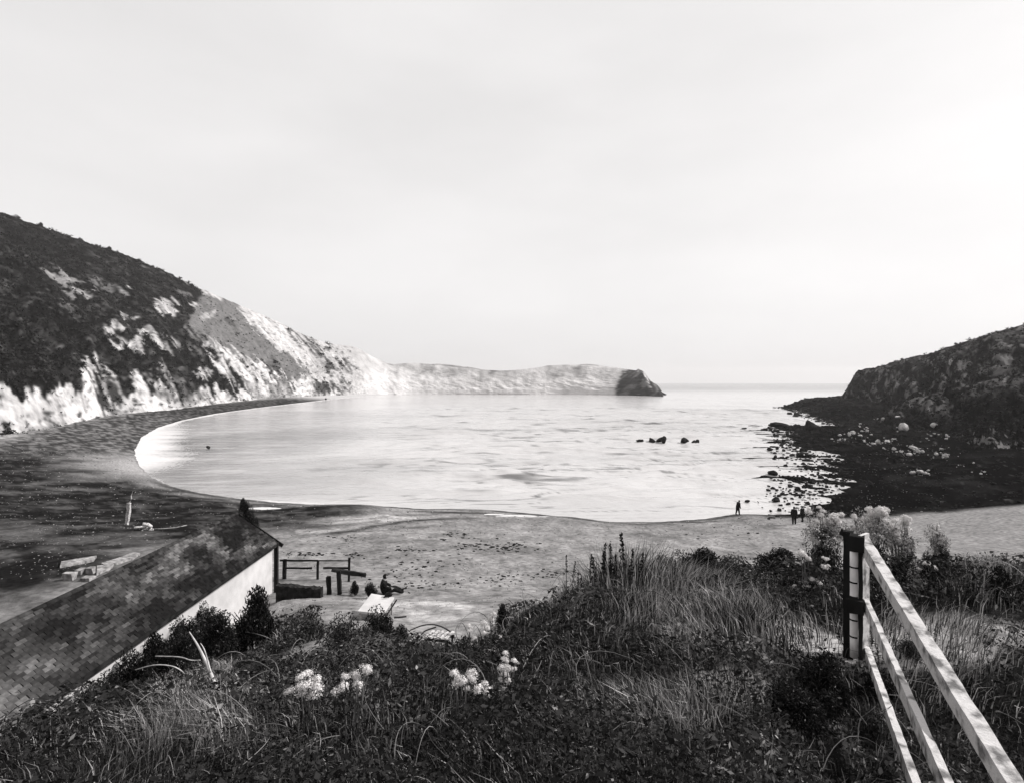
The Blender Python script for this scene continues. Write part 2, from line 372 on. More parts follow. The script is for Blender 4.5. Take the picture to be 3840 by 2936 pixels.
tone = tone * (1 - veg) + veg * (0.007 + 0.012 * sstep(.4, .7, n2))
bare = blob(GX, GY, [(2.9, 5.9, .7, .5, 1), (4.1, 5.8, .7, .5, 1), (4.7, 6.2, .9, .5, .9), (1.9, 4.6, .6, .5, .5)]); tone = tone * (1 - bare) + bare * (0.30 + 0.3 * (n2 - .35))
path = blob(GX, GY, [(-3.2, 17, 2.2, 4.5, 1), (-3.6, 21.5, 2.6, 3.2, 1), (-2.2, 13.2, 1.0, 2.0, .8)]); tone = tone * (1 - path) + path * (0.20 + 0.16 * (n2 - .4))
for k_, q_ in PATCH: tone = tone * (1 - k_) + k_ * (0.36 + .12 * (q_ - .5))
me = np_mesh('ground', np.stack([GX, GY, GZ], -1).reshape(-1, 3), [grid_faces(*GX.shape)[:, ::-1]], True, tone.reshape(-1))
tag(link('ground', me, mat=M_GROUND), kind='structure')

# ------------------------------------------------------------------ sea
th = np.radians(np.linspace(-75, 75, 480)); rr = np.concatenate([np.exp(np.linspace(math.log(36), math.log(330), 470)), np.exp(np.linspace(math.log(330), math.log(6500), 110))[1:]])
R_, T_ = np.meshgrid(rr, th, indexing='ij'); SX = R_ * np.sin(T_); SY = R_ * np.cos(T_); SD = -sdist(SX, SY)
amp = sstep(0.3, 14, SD) * sstep(900, 150, SY)
wx = SX + 3 * fbm(SX / 30, SY / 30, 60, 2); bend = 0.0016 * (SX - 20) ** 2
ph = (SY + bend + 14 * fbm(SX / 45, SY / 30, 61, 3))
calm = 0.25 + 0.75 * sstep(-45, 15, SX + 0.1 * SY)
swl = np.abs(np.sin(ph / 5.2)) ** 0.7 * -1 + 1
SZ = amp * calm * (1.0 * (swl - .3) * sstep(.45, .65, fbm(SX / 26, SY / 7, 62, 3)) + 1.15 * (fbm(SX / 8, ph / 1.9, 63, 2) - .5) + 0.3 * (fbm(SX / 2.2, ph / 0.8, 67, 2) - .5))
foam = sstep(3.4, 0.6, SD + 3.2 * (fbm(SX / 5, SY / 4, 64, 3) - .5)) * sstep(-60, -66, SX + (SY - 110) * 0.2 * 0)
surf = 0.95 * sstep(15, 1.0, SD + 9 * (fbm(SX / 9, SY / 3, 65, 4) - .5)) * sstep(-52, -68, SX) * sstep(230, 150, SY) * sstep(70, 84, SY)
edge = sstep(1.3, 0.3, SD + 0.8 * (fbm(SX / 3, SY / 2, 66, 2) - .5)) * sstep(-300, -30, -np.abs(SX)) * 0.6 * sstep(.42, .62, fbm(SX / 9, SY / 9, 71, 3))
foam = np.clip(np.maximum.reduce([foam, surf, edge * sstep(20, -10, SX), 0.3 * sstep(4, 1, SD) * sstep(480, 560, SY)]), 0, 1)
body = 0.45 - 0.33 * sstep(560, 1300, SY) - 0.20 * blob(SX, SY, [(-64, 128, 24, 60, 1), (-40, 92, 26, 22, .7), (-95, 230, 40, 60, .6)]) * (0.4 + 1.0 * fbm(SX / 9, SY / 3, 68, 4)) - 0.05 * sstep(.5, .7, fbm(SX / 40, SY / 22, 69, 3))
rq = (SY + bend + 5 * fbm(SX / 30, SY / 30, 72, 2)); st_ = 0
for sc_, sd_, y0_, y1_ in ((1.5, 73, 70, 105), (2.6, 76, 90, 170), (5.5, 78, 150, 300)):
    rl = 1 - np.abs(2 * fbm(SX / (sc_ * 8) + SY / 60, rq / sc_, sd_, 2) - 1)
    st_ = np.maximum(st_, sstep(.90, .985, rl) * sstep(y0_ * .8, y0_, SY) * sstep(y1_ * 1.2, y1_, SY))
wave_shade = st_ * sstep(.38, .6, fbm(SX / 16, SY / 9, 74, 3)) * sstep(-45, 0, SX + .15 * (SY - 80)) * sstep(.5, 3, SD)
body = np.clip(body - 0.30 * wave_shade, .03, .5)           # dark wave faces painted into the water colour as thin lines
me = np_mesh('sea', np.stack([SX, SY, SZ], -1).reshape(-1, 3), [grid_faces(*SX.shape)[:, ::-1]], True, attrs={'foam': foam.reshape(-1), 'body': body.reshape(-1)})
ms = bpy.data.materials.new('sea_water'); ms.use_nodes = True; t = ms.node_tree; L = t.links; b = t.nodes['Principled BSDF']
tcn = t.nodes.new('ShaderNodeTexCoord'); mpn = t.nodes.new('ShaderNodeMapping'); mpn.inputs['Scale'].default_value = (0.35, 1.0, 1.0); L.new(tcn.outputs['Object'], mpn.inputs[0])
def bnode(scale, dist, prev=None, src=None):
    n = t.nodes.new('ShaderNodeTexNoise'); n.inputs['Scale'].default_value = scale; n.inputs['Detail'].default_value = 5; L.new(src or mpn.outputs[0], n.inputs['Vector'])
    bp = t.nodes.new('ShaderNodeBump'); bp.inputs['Distance'].default_value = dist; L.new(n.outputs[0], bp.inputs['Height'])
    if prev is not None: L.new(prev.outputs[0], bp.inputs['Normal'])
    return bp
b1 = bnode(0.35, 0.5); b2 = bnode(1.8, 0.08, b1); L.new(b2.outputs[0], b.inputs['Normal'])
b.inputs['Roughness'].default_value = 0.12; b.inputs['IOR'].default_value = 1.33; b.inputs['Specular IOR Level'].default_value = 0.5
af = t.nodes.new('ShaderNodeAttribute'); af.attribute_name = 'foam'
nf = t.nodes.new('ShaderNodeTexNoise'); nf.inputs['Scale'].default_value = 1.6; nf.inputs['Detail'].default_value = 8; L.new(tcn.outputs['Object'], nf.inputs['Vector'])
ad = t.nodes.new('ShaderNodeMath'); ad.operation = 'ADD'; L.new(af.outputs['Fac'], ad.inputs[0]); L.new(nf.outputs[0], ad.inputs[1])
fr = t.nodes.new('ShaderNodeMapRange'); fr.inputs[1].default_value = 0.7; fr.inputs[2].default_value = 1.35; L.new(ad.outputs[0], fr.inputs[0])
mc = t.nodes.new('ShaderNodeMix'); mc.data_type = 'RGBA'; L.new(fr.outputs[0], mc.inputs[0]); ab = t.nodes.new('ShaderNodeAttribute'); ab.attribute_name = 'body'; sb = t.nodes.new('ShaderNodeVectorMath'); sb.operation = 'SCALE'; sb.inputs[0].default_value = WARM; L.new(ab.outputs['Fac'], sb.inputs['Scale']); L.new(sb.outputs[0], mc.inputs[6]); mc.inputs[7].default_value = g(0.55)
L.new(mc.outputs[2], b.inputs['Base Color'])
rm = t.nodes.new('ShaderNodeMapRange'); rm.inputs[3].default_value = 0.14; rm.inputs[4].default_value = 0.9; L.new(fr.outputs[0], rm.inputs[0]); L.new(rm.outputs[0], b.inputs['Roughness'])
tag(link('sea', me, mat=ms), kind='structure')
for i, (px, py, a, bb) in enumerate(POOLW):
    m = MB(); n = 28
    vs = [(0, 0, 0)] + [(a * 0.98 * math.cos(2 * math.pi * k / n) * random.uniform(.85, 1.05), bb * math.sin(2 * math.pi * k / n) * random.uniform(.85, 1.05), 0) for k in range(n)]
    m.add(vs, [(0, 1 + k, 1 + (k + 1) % n) for k in range(n)])
    o = m.build('tide_pool', M_POOL); o.location = (px, py, 0.40)
    tag(o, ['oval pale pool of water on dark beach below the ridge end', 'long bright pool lying behind the dark shingle bar', 'narrow bright pool right of the long pool on the shingle', 'small bright pool left of the long pool on the shingle'][i], 'pool', 'pools left on the beach by the tide')

# ------------------------------------------------------------------ lofted hills
def catmull(P, u):
    P = np.asarray(P, float); n = len(P); i = np.clip(u.astype(int), 0, n - 2); f = (u - i)[:, None]
    p0 = P[np.maximum(i - 1, 0)]; p1 = P[i]; p2 = P[i + 1]; p3 = P[np.minimum(i + 2, n - 1)]
    return 0.5 * (2 * p1 + (p2 - p0) * f + (2 * p0 - 5 * p1 + 4 * p2 - p3) * f * f + (3 * p1 - p0 - 3 * p2 + p3) * f ** 3)
def loft(lines, step, nv, zbase=1.2, shape=None, back=70):
    """lines: (ridge x, y, distance, base x, base y or (x,y,dist)) -> arrays (nu,nv,3), arc, v"""
    RP = np.array([tuple(wp(l[0], l[1], l[2])) for l in lines]); BP = np.array([tuple(wz(l[3], l[4], zbase)) if len(l) < 6 else tuple(wp(l[3], l[4], l[5])) for l in lines])
    us = [0.0]
    for i in range(len(lines) - 1):
        d = max(abs(lines[i + 1][0] - lines[i][0]), abs(lines[i + 1][3] - lines[i][3]), 10); n = max(2, int(d / step)); us += list(i + (np.arange(n) + 1) / n)
    us = np.array(us); us[-1] = min(us[-1], len(lines) - 1)
    R = catmull(RP, us); B = catmull(BP, us); v = np.linspace(0, 1, nv) ** 1.3
    zv = shape(v) if shape else v
    P = B[:, None, :] * (1 - v)[None, :, None] + R[:, None, :] * v[None, :, None]
    P[:, :, 2] = B[:, None, 2] * (1 - zv)[None] + R[:, None, 2] * zv[None]
    arc = np.concatenate([[0], np.cumsum(np.linalg.norm(np.diff((R + B) / 2, axis=0), axis=1))])
    return P, R, B, arc, v
def skirt(P):
    q = P[:, :1].copy(); q[..., 2] = -2.5; d = P[:, :1, :2] - P[:, 1:2, :2]; q[..., :2] += d / (np.linalg.norm(d, axis=-1, keepdims=True) + 1e-6) * .6
    return np.concatenate([q, P], 1)
def with_back(P, back=70):
    d = P[:, -1, :2] - P[:, -2, :2]; d = d / (np.linalg.norm(d, axis=1, keepdims=True) + 1e-6)
    rows = [skirt(P)]
    for k, (dd, zz) in enumerate(((0.06, -.01), (0.25, -.12), (0.6, -.45), (1.0, -1.02))):
        q = P[:, -1, :].copy(); q[:, :2] += d * back * dd; q[:, 2] = q[:, 2] * (1 + zz); rows.append(q[:, None, :])
    return np.concatenate(rows, 1)
def inpoly(x, y, poly):
    r = np.zeros(x.shape, bool); n = len(poly)
    for i in range(n):
        ax, ay = poly[i]; bx, by = poly[(i + 1) % n]
        if ay != by: r ^= ((ay > y) != (by > y)) & (x < (bx - ax) * (y - ay) / (by - ay) + ax)
    return r
def proj(P): return CX + F * P[..., 0] / P[..., 1], HY - F * (P[..., 2] - CAMZ) / P[..., 1]
def zq(l, o=(280, 850), s=1.9616): return [(o[0] + a / s, o[1] + b / s) for a, b in l]

LEFT = [(-1500,420,330,-700,1800),(-900,560,330,-250,1690),(-300,720,370,150,1625),(0,800,400,420,1566),(288,898,430,700,1534),(430,945,450,830,1518),(600,1012,470,950,1506),
 (750,1083,490,1060,1496),(900,1146,520,1150,1490),(1050,1212,560,1230,1485),(1150,1260,600,1300,1481.5),(1230,1288,635,1350,1479.5),(1330,1302,668,1410,1478),
 (1400,1340,682,1460,1477),(1470,1366,694,1510,1476.5),(1560,1362,704,1580,1476),(1700,1375,704,1700,1475.5),(1870,1390,696,1860,1475.5),(2000,1381,698,1990,1475.5),
 (2080,1370,700,2060,1475.5),(2200,1369,694,2170,1476),(2300,1378,684,2280,1477),(2380,1389,672,2370,1479),(2409,1391,664,2430,1480.5),(2432,1424,660,2470,1481.5),
 (2466,1445,650,2482,1482),(2484,1474,645,2488,1482.5)]
P, R, B, arc, v = loft(LEFT, 4.6, 400, shape=lambda v: v + 0.05 * np.sin(math.pi * v) + 0.05 * sstep(0, .08, v) * (1 - v))
A_, V_ = np.meshgrid(arc, v, indexing='ij')
C1 = P[..., 0] + P[..., 1]; C2 = P[..., 2] * 1.7
px0, py0 = proj(P)
env = np.sin(np.pi * np.clip(V_, 0, 1)) ** 0.6
near = sstep(2300, 1500, px0)
scale = np.clip(R[:, 2] - 1, 3, 130)[:, None] / 110
rid = 1 - np.abs(2 * fbm(A_ / 34 , V_ * 1.6, 70, 3) - 1)                # gullies run down the fall line
rid2 = 1 - np.abs(2 * fbm(A_ / 11, V_ * 2.5, 75, 3) - 1)
rough = fbm(C1 / 7, C2 / 7, 80, 5, .6) - .5
dis = env * scale * (9 * (rid - .75) + 3.2 * (rid2 - .75) * sstep(.85, .3, V_)) + env * (0.35 + scale) * (2.2 + 5 * sstep(.4, .1, V_)) * rough
dxy = (R - B)[:, None, :2]; ln = np.linalg.norm(dxy, axis=-1, keepdims=True); crag = sstep(2340, 2400, px0); dis = dis + crag * env ** .5 * 5.5 * (fbm((C2 - 1.1 * P[..., 0]) / 5, (C2 + P[..., 0]) / 16, 99, 4, .6) - .5)
nrm = np.concatenate([-dxy / ln * 0.62, np.full(dxy.shape[:2] + (1,), .78)], -1)
P = P + nrm * dis[..., None]
top = np.zeros_like(V_); top[:, -1] = 1
P[:, -1, 2] += (fbm(arc / 5, arc * 0, 84, 3) - .5) * (3.0 * np.clip(R[:, 2] / 110, .15, 1) + 7.0 * crag[:, -1]) + (fbm(arc / 28, arc * 0, 85, 3) - .5) * 4.0 * sstep(1420, 1600, px0[:, -1])
px, py = proj(P)
jk = np.clip(330 / P[..., 1], .35, 1.6); fl = (fbm(A_ / 6, V_ * 2.6, 91, 4, .6) - .5) * (1 + .9 * sstep(.45, .2, V_)); jx = px + 38 * jk * (fbm(C1 / 8, C2 / 8, 90, 5, .75) - .5) + 70 * jk * fl; jy = py + 34 * jk * (fbm(C1 / 8 + 40, C2 / 8, 92, 5, .75) - .5) - 75 * jk * fl
na = fbm(C1 / 5, C2 / 5, 94, 5, .65); nb = fbm(C1 / 22, C2 / 16, 96, 4)
scrub = 0.005 + 0.025 * sstep(.5, .75, na) + 0.07 * sstep(.62, .8, nb) * sstep(.45, .6, na)
tone = scrub.copy()
def paint(poly, val):
    global tone
    m = inpoly(jx, jy, poly); tone = np.where(m, val, tone)
pale = 0.36 + 0.16 * (na - .5) - 0.10 * sstep(.5, .8, nb); chalk = np.clip(0.42 + .6 * (na - .5) - .22 * sstep(.55, .7, nb), .08, .6); turf = 0.12 + 0.10 * (na - .5)
paint(zq([(480,255),(700,330),(900,430),(1110,485),(1250,560),(1180,560),(930,540),(940,480),(860,440),(700,350),(560,290)]), 0.16 + .2 * (na - .5))
paint(zq([(900,430),(1300,560),(1700,750),(1850,850),(2197,890),(9000,400),(9000,1300),(2197,1260),(1850,1225),(1270,1200),(1080,1050),(970,860),(1000,560)]), pale)
paint(zq([(930,500),(1180,560),(1240,700),(1330,780),(1450,880),(1560,930),(1700,1040),(1740,1090),(1600,1120),(1440,1010),(1320,970),(1180,960),(1000,860),(830,700),(900,600)]), turf)
paint(zq([(970,860),(1120,950),(1190,970),(1330,985),(1400,970),(1450,1050),(1600,1130),(1730,1120),(1850,1225),(1700,1225),(1400,1235),(1270,1200),(1180,1090),(1080,1050),(1050,950)]), chalk)
paint(zq([(1190,560),(1330,600),(1560,760),(1700,1040),(1560,930),(1450,850),(1330,780),(1240,690)]), 0.4 + .2 * (na - .5))
paint(zq([(60,965),(110,980),(220,1110),(340,1260),(420,1330),(330,1340),(250,1220),(150,1090),(70,1000)]), 0.4 + .3 * (na - .5))
paint(zq([(-900,1250),(20,1150),(110,1180),(140,1290),(220,1330),(330,1340),(380,1250),(470,1200),(500,1150),(450,1020),(620,1120),(790,1250),(870,1240),(910,1150),(1010,1180),(1060,1230),(1280,1225),(1420,1222),(2160,1225),(2160,1275),(1500,1300),(1000,1360),(500,1420),(0,1520),(-900,1700)]), chalk)
for q, val in (([(330,800),(430,830),(520,740),(600,830),(630,900),(540,860),(400,860)], .42), ([(-260,350),(-120,330),(20,370),(60,385),(20,400),(-200,400)], .2), ([(110,365),(190,375),(205,430),(160,420)], .12), ([(-60,440),(60,450),(150,470),(110,505),(20,480)], .26),
               ([(320,460),(380,470),(390,500),(330,490)], .45), ([(600,530),(680,540),(760,610),(740,640),(660,650),(600,590)], .36), ([(250,690),(350,680),(400,720),(300,730)], .34),
               ([(660,790),(770,850),(790,900),(720,870)], .24), ([(840,560),(910,570),(900,590)], .4), ([(930,660),(1010,640),(1020,690),(950,690)], .3),
               ([(620,1000),(700,1060),(790,1180),(760,1170),(660,1070)], .2), ([(880,1050),(960,1050),(1010,1110),(920,1090)], .35), ([(240,760),(330,790),(350,820),(250,800)], .3)):
    c = np.mean(q, 0); paint(zq([tuple(c + (np.array(p) - c) * 1.15) for p in q]), val * (0.7 + .9 * (na - .3)))
paint(zq([(130,1210),(230,1190),(310,1290),(280,1320),(180,1300)]), .03 + 0 * na)
paint(zq([(360,1250),(460,1310),(400,1320)]), .03 + 0 * na); paint(zq([(1720,1130),(1830,1140),(2050,1200),(1900,1222),(1760,1195)]), .05 + 0 * na)
def gully(pts, w, val):
    global tone
    pts = zq(pts)
    for (ax, ay), (bx, by) in zip(pts[:-1], pts[1:]):
        ex, ey = bx - ax, by - ay; tt = np.clip(((jx - ax) * ex + (jy - ay) * ey) / (ex * ex + ey * ey), 0, 1)
        d = np.hypot(jx - ax - tt * ex, jy - ay - tt * ey); tone = np.where(d < w * (0.5 + na), val, tone)
for pts, w in (([(1570,760),(1740,910),(1890,1050),(2030,1160)], 5), ([(1690,785),(1790,880),(1830,950)], 4.5), ([(1850,890),(1880,900)], 6), ([(1930,960),(2110,1095)], 5),
               ([(1200,970),(1330,1070),(1400,1160)], 9), ([(1400,970),(1560,1110),(1610,1200)], 10), ([(1740,910),(1900,1090)], 4), ([(1110,690),(1210,800)], 7)):
    gully(pts, w, 0.06)
far = sstep(1300, 1420, px0); nb = fbm(C1 / 40, C2 / 22, 97, 4); farmix = 0.43 + 0.10 * sstep(.62, .40, V_ + .5 * (nb - .5)) - 0.06 * sstep(.48, .72, na) + .22 * (nb - .5) - .10 * sstep(.84, .97, rid2) - .14 * sstep(.5, .7, fbm(A_ / 9, V_ * 2.5, 103, 4, .6)) * sstep(.15, .5, V_)
tone = tone * (1 - far) + farmix * far
paint(zq([(1770,235),(1830,212),(1905,218),(1915,262),(1990,292),(2060,355),(2080,460),(1725,460),(1735,330)], (1200,1250), 1.569), 0.025 + .09 * sstep(.55, .75, fbm((C2 - 1.1 * P[..., 0]) / 3.2, (C2 + P[..., 0]) / 18, 98, 3)))
n5 = fbm(C1 / 2.6, C2 / 2.6, 101, 4, .65); stv = fbm(A_ / 3.2, V_ * 4.5, 102, 4, .6); lt = (tone > .2) & (px0 < 1400)
fz = sstep(1400, 1150, px0); tone = np.where(lt, tone * (1 + fz * (.9 * stv - .45)), tone); tone = np.where(lt & (n5 > .68 - .1 * (stv < .40) + .12 * (1 - fz)), .035 + .15 * (1 - fz), tone)
tone = np.where((tone < .06) & (px0 < 1300) & (n5 > .68) & (nb > .46), .07, tone)
def blur(a):
    b = a.copy(); b[1:-1] = (a[:-2] + 2 * a[1:-1] + a[2:]) / 4; c = b.copy(); c[:, 1:-1] = (b[:, :-2] + 2 * b[:, 1:-1] + b[:, 2:]) / 4; return c
tone = blur(tone)
PB = with_back(P, 60); TB = np.concatenate([tone[:, :1], tone] + [tone[:, -1:]] * 4, 1)
us_ = int(np.argmax(px0[:, 0] > 1385)); TB = np.clip(TB, .005, .85)
for nm, a_, b_, mt_ in (('hillside', 0, us_ + 1, M_HILL), ('cliffs', us_, len(PB), M_FAR)):
    q = PB[a_:b_]; me = np_mesh(nm, q.reshape(-1, 3), [grid_faces(*q.shape[:2])[:, ::-1]], True, TB[a_:b_].reshape(-1)); tag(link(nm, me, mat=mt_), kind='structure')
RIDGE_L = P[:, -1, :]
def scrub_clumps(Pg, mask, n, rlo, rhi, seed, nm, lab, nq=9):
    rg = np.random.default_rng(seed); ii = np.argwhere(mask); wts = 1.0 / Pg[mask][:, 1] ** 1.2; ii = ii[rg.choice(len(ii), n, p=wts / wts.sum())]; c = Pg[ii[:, 0], ii[:, 1]]
    r = rg.uniform(rlo, rhi, n) * (c[:, 1] / 300) ** .7; c = np.repeat(c, nq, 0); r = np.repeat(r, nq)[:, None]; m_ = n * nq
    d = rg.normal(size=(m_, 3)); d /= np.linalg.norm(d, axis=1, keepdims=True); d[:, 2] = np.abs(d[:, 2]); q = c + d * r * rg.uniform(.3, 1, (m_, 1)) * np.array([1, 1, .9])
    u = rg.normal(size=(m_, 3)); u /= np.linalg.norm(u, axis=1, keepdims=True); w = np.cross(u, d + .01); L_ = r * .45
    V = np.stack([q - u * L_, q + w * L_ * .6, q + u * L_, q - w * L_ * .6], 1).reshape(-1, 3)
    me = np_mesh(nm, V, [np.arange(m_ * 4).reshape(m_, 4)], False, np.repeat(rg.uniform(.004, .03, m_), 4)); tag(link(nm, me, mat=M_LEAF), lab, 'scrub', kind='stuff')
scrub_clumps(P, (tone < .07) & (px0 < 1340) & (px0 > -250), 5200, .5, 1.9, 900, 'scrub', 'dark scrub bushes covering the left hillside')
scrub_clumps(P, (tone > .07) & (tone < .3) & (px0 < 1340) & (px0 > -250), 900, .3, .9, 901, 'scrub', 'sparse low tufts on the grey turf and chalk of the left hillside')

# right headland: far bluff and nearer spur
RH = [(3155,1489,340,3150,1500,338),(3185,1440,335,3175,1520,322),(3210,1398,330,3200,1545,300),(3245,1385,320,3215,1560,290),(3290,1376,310,3235,1580,270),(3345,1360,300,3260,1600,240),
      (3420,1339,285,3300,1640,200),(3500,1322,265,3380,1690,165),(3560,1300,250,3500,1740,130),(3840,1215,210,3800,1800,105),(4300,1080,180,4300,1850,85)]
P, R, B, arc, v = loft(RH, 3.0, 150, shape=lambda v: v ** 0.75)
A_, V_ = np.meshgrid(arc, v, indexing='ij'); C1 = P[..., 1] - P[..., 0]; C2 = P[..., 2] * 1.7; env = np.sin(np.pi * V_) ** .6
ledge = fbm((C2 - .45 * C1) / 4, C1 / 22, 113, 4, .6); dis = env * (5.5 * (fbm(A_ / 22, V_ * 4, 110, 3) - .5) + 3.2 * (ledge - .5) + 5.0 * (fbm(C1 / 7, C2 / 7, 112, 5, .6) - .5))
P[..., 2] += dis; P[:, -1, 2] += (fbm(arc / 4, arc * 0, 114, 3) - .5) * 1.2
na = fbm(C1 / 3.5, C2 / 3.5, 116, 5, .65); nb = fbm(C1 / 14, C2 / 9, 118, 4)
tone = 0.010 + 0.10 * sstep(.46, .66, na) * sstep(.35, .6, ledge) + 0.025 * sstep(.6, .9, V_) * (na > .45)
tone = np.where(V_ < .28 + .15 * (nb - .5), 0.005 + 0.03 * sstep(.6, .8, na), tone)
PB = with_back(P, 50); TB = np.concatenate([tone[:, :1], tone] + [tone[:, -1:]] * 4, 1)
scrub_clumps(P, V_ > .12, 2200, .4, 1.5, 902, 'scrub', 'dark scrub on the right headland')
me = np_mesh('headland', PB.reshape(-1, 3), [grid_faces(*PB.shape[:2])[:, ::-1]], True, TB.reshape(-1)); tag(link('headland', me, mat=M_HILL), kind='structure')
RS = [(3262,1600,205,3262,1606,200),(3310,1562,200,3300,1640,178),(3350,1525,192,3360,1690,146),(3420,1495,182,3440,1725,128),(3500,1478,172,3530,1760,112),(3560,1462,165,3620,1790,104),(3840,1395,140,3840,1830,92),(4300,1300,120,4300,1890,78)]
P, R, B, arc, v = loft(RS, 3.0, 110, shape=lambda v: v ** 0.8)
A_, V_ = np.meshgrid(arc, v, indexing='ij'); C1 = P[..., 1] - P[..., 0]; C2 = P[..., 2] * 1.7; env = np.sin(np.pi * V_) ** .6
P[..., 2] += env * (4.5 * (fbm(A_ / 12, V_ * 4, 120, 3) - .5) + 4.6 * (fbm(C1 / 4.5, C2 / 4.5, 122, 5, .6) - .5)); P[:, -1, 2] += (fbm(arc / 4, arc * 0, 124, 3) - .5) * 1.0
na = fbm(C1 / 2.2, C2 / 2.2, 126, 5, .65); nb = fbm(C1 / 9, C2 / 6, 128, 4)
tone = 0.006 + 0.10 * sstep(.5, .9, V_ + .6 * (nb - .5)) * sstep(.38, .64, na) + 0.05 * sstep(.6, .75, nb) * sstep(.45, .6, na)
tone = np.where((V_ < .36 + .3 * (nb - .5)) & (na > .6), 0.12, tone)
PB = with_back(P, 40); TB = np.concatenate([tone[:, :1], tone] + [tone[:, -1:]] * 4, 1)
scrub_clumps(P, V_ > .12, 2200, .4, 1.6, 903, 'scrub', 'dark scrub on the near spur at the right')
me = np_mesh('spur', PB.reshape(-1, 3), [grid_faces(*PB.shape[:2])[:, ::-1]], True, TB.reshape(-1)); tag(link('spur', me, mat=M_HILL), kind='structure')
SPUR = P

# ------------------------------------------------------------------ cottage on the left
H = empty('cottage', (-12.8, 19.0, 4.9)); HI = Matrix.Translation((12.8, -19.0, -4.9))
tag(H, 'white walled cottage with a long mossy slate roof beside the beach', 'cottage')
RX, RZ, EX, EZ, Y0, Y1 = -12.8, 8.47, -10.9, 7.18, 11.4, 27.0
wall = MB()
wall.box((-11.2, (Y0 + Y1) / 2, 5.85), (0.3, Y1 - Y0 - 0.5, 2.7)); wall.build('side_wall', M_WHITE, H, inv=HI)
wall = MB(); wall.box((-14.4, (Y0 + Y1) / 2, 5.85), (0.3, Y1 - Y0 - 0.5, 2.7)); wall.build('side_wall', M_WHITE, H, inv=HI)
for yy in (Y0 + 0.4, Y1 - 0.4):
    wall = MB(); vs = []
    for y in (yy - .13, yy + .13): vs += [(-14.24, y, 4.5), (-11.36, y, 4.5), (-11.36, y, 7.2), (-12.8, y, 8.22), (-14.24, y, 7.2)]
    wall.add(vs, [(0, 1, 2, 3, 4), (9, 8, 7, 6, 5), (0, 5, 6, 1), (1, 6, 7, 2), (2, 7, 8, 3), (3, 8, 9, 4), (4, 9, 5, 0)]); wall.build('gable_wall', M_WHITE, H, inv=HI)
roof = MB()
sl = Vector((EX - RX, 0, EZ - RZ)).normalized(); nrm_ = Vector((-sl.z, 0, sl.x)).normalized(); SLEN = math.hypot(EX - RX, EZ - RZ)
for sgn in (1, -1):
    a = [(RX, Y0, RZ - .03), (RX + sgn * (EX - RX), Y0, EZ - .03), (RX + sgn * (EX - RX), Y1, EZ - .03), (RX, Y1, RZ - .03)]
    b_ = [(x, y, z - .09) for x, y, z in a]
    roof.add(a + b_, [(0, 1, 2, 3), (7, 6, 5, 4), (0, 4, 5, 1), (1, 5, 6, 2), (2, 6, 7, 3), (3, 7, 4, 0)])
RO = roof.build('roof', M_DECK, H, inv=HI)
m = MB(); m.beam((EX + .03, Y0, EZ - .09), (EX + .03, Y1 + .05, EZ - .09), .05, .16); m.build('eaves_board', M_DARKWOOD, H, inv=HI)
m = MB(); m.beam((RX, Y1 + .03, RZ - .02), (EX + .22, Y1 + .03, EZ - .2), .05, .16); m.build('barge_board', M_DARKWOOD, H, inv=HI)
m = MB(); m.beam((EX - .02, Y1 - .12, EZ - .1), (EX - .02, Y1 - .12, 4.6), .16, .16, up=Vector((0, 1, 0))); m.build('corner_post', M_DARKWOOD, H, inv=HI)
SW, SE = 0.32, 0.112; NCR = int(SLEN / SE); NSL = int((Y1 - Y0) / SW)
slate_me = []
for k in range(6):
    for q in range(2):
        m = MB(); m.box((0, 0, 0), (SE * 1.6, SW - .018, .022), jit=.008); me_ = m.mesh('slate'); me_.materials.append(M_SLATE[k]); slate_me.append(me_)
cand = []
for c in range(NCR + 1):
    for i in range(NSL):
        y = Y0 + SW * (i + 0.5 + 0.5 * (c % 2)); dd = SE * (c + 0.25)
        if y > Y1 - .05 or dd > SLEN: continue
        p = Vector((RX, y, RZ)) + sl * dd + nrm_ * (.022 + random.uniform(0, .012))
        d_edge = min(SLEN - dd, 1.5)
        nm_ = fbm(np.array([y / 1.3]), np.array([c / 6.0 + y * .25]), 140, 4, .6)[0]; up_ = .10 * float(sstep(15.5, 14.2, y)) - .10 * float(sstep(14.6, 16, y) * sstep(18.5, 16.5, y))
        k = int(np.clip(2.3 - (nm_ - .5) * 12 + up_ * 9 + random.gauss(0, .75), 0, 5))
        cand.append((p, k))
vis = [(p, k) for p, k in cand if p.y > 12.6]; vis.sort(key=lambda t: t[0].y)
rot0 = Matrix((sl, Vector((0, 1, 0)), nrm_)).transposed().to_euler()
rest = MB(); restmats = []
RO_I = HI
for n, (p, k) in enumerate(vis + [c for c in cand if c[0].y <= 12.6]):
    e = rot0.copy(); tilt = random.uniform(.07, .14); skew = random.gauss(0, .03)
    R3 = rot0.to_matrix() @ Matrix.Rotation(tilt, 3, 'Y') @ Matrix.Rotation(skew, 3, 'Z')
    if n < 300:
        o = link('slate', random.choice(slate_me[2 * k:2 * k + 2]), RO); o.matrix_local = HI @ Matrix.Translation(p) @ R3.to_4x4()
    else:
        rest.box(HI @ p, (SE * 1.6, SW - .018, .022), R3, jit=.007); restmats += [k] * 6
o = link('slates', rest.mesh('slates'), RO); [o.data.materials.append(x) for x in M_SLATE]
o.data.polygons.foreach_set('material_index', np.array(restmats, np.int32)); tag(o, kind='stuff')
y = Y0
while y < Y1 - .2:
    m = MB(); m.tube([(RX, y, RZ + .0), (RX, y + .43, RZ + .0)], .085, 8); m.build('ridge_tile', random.choice(M_SLATE[1:4]), RO, True, inv=HI); y += .45

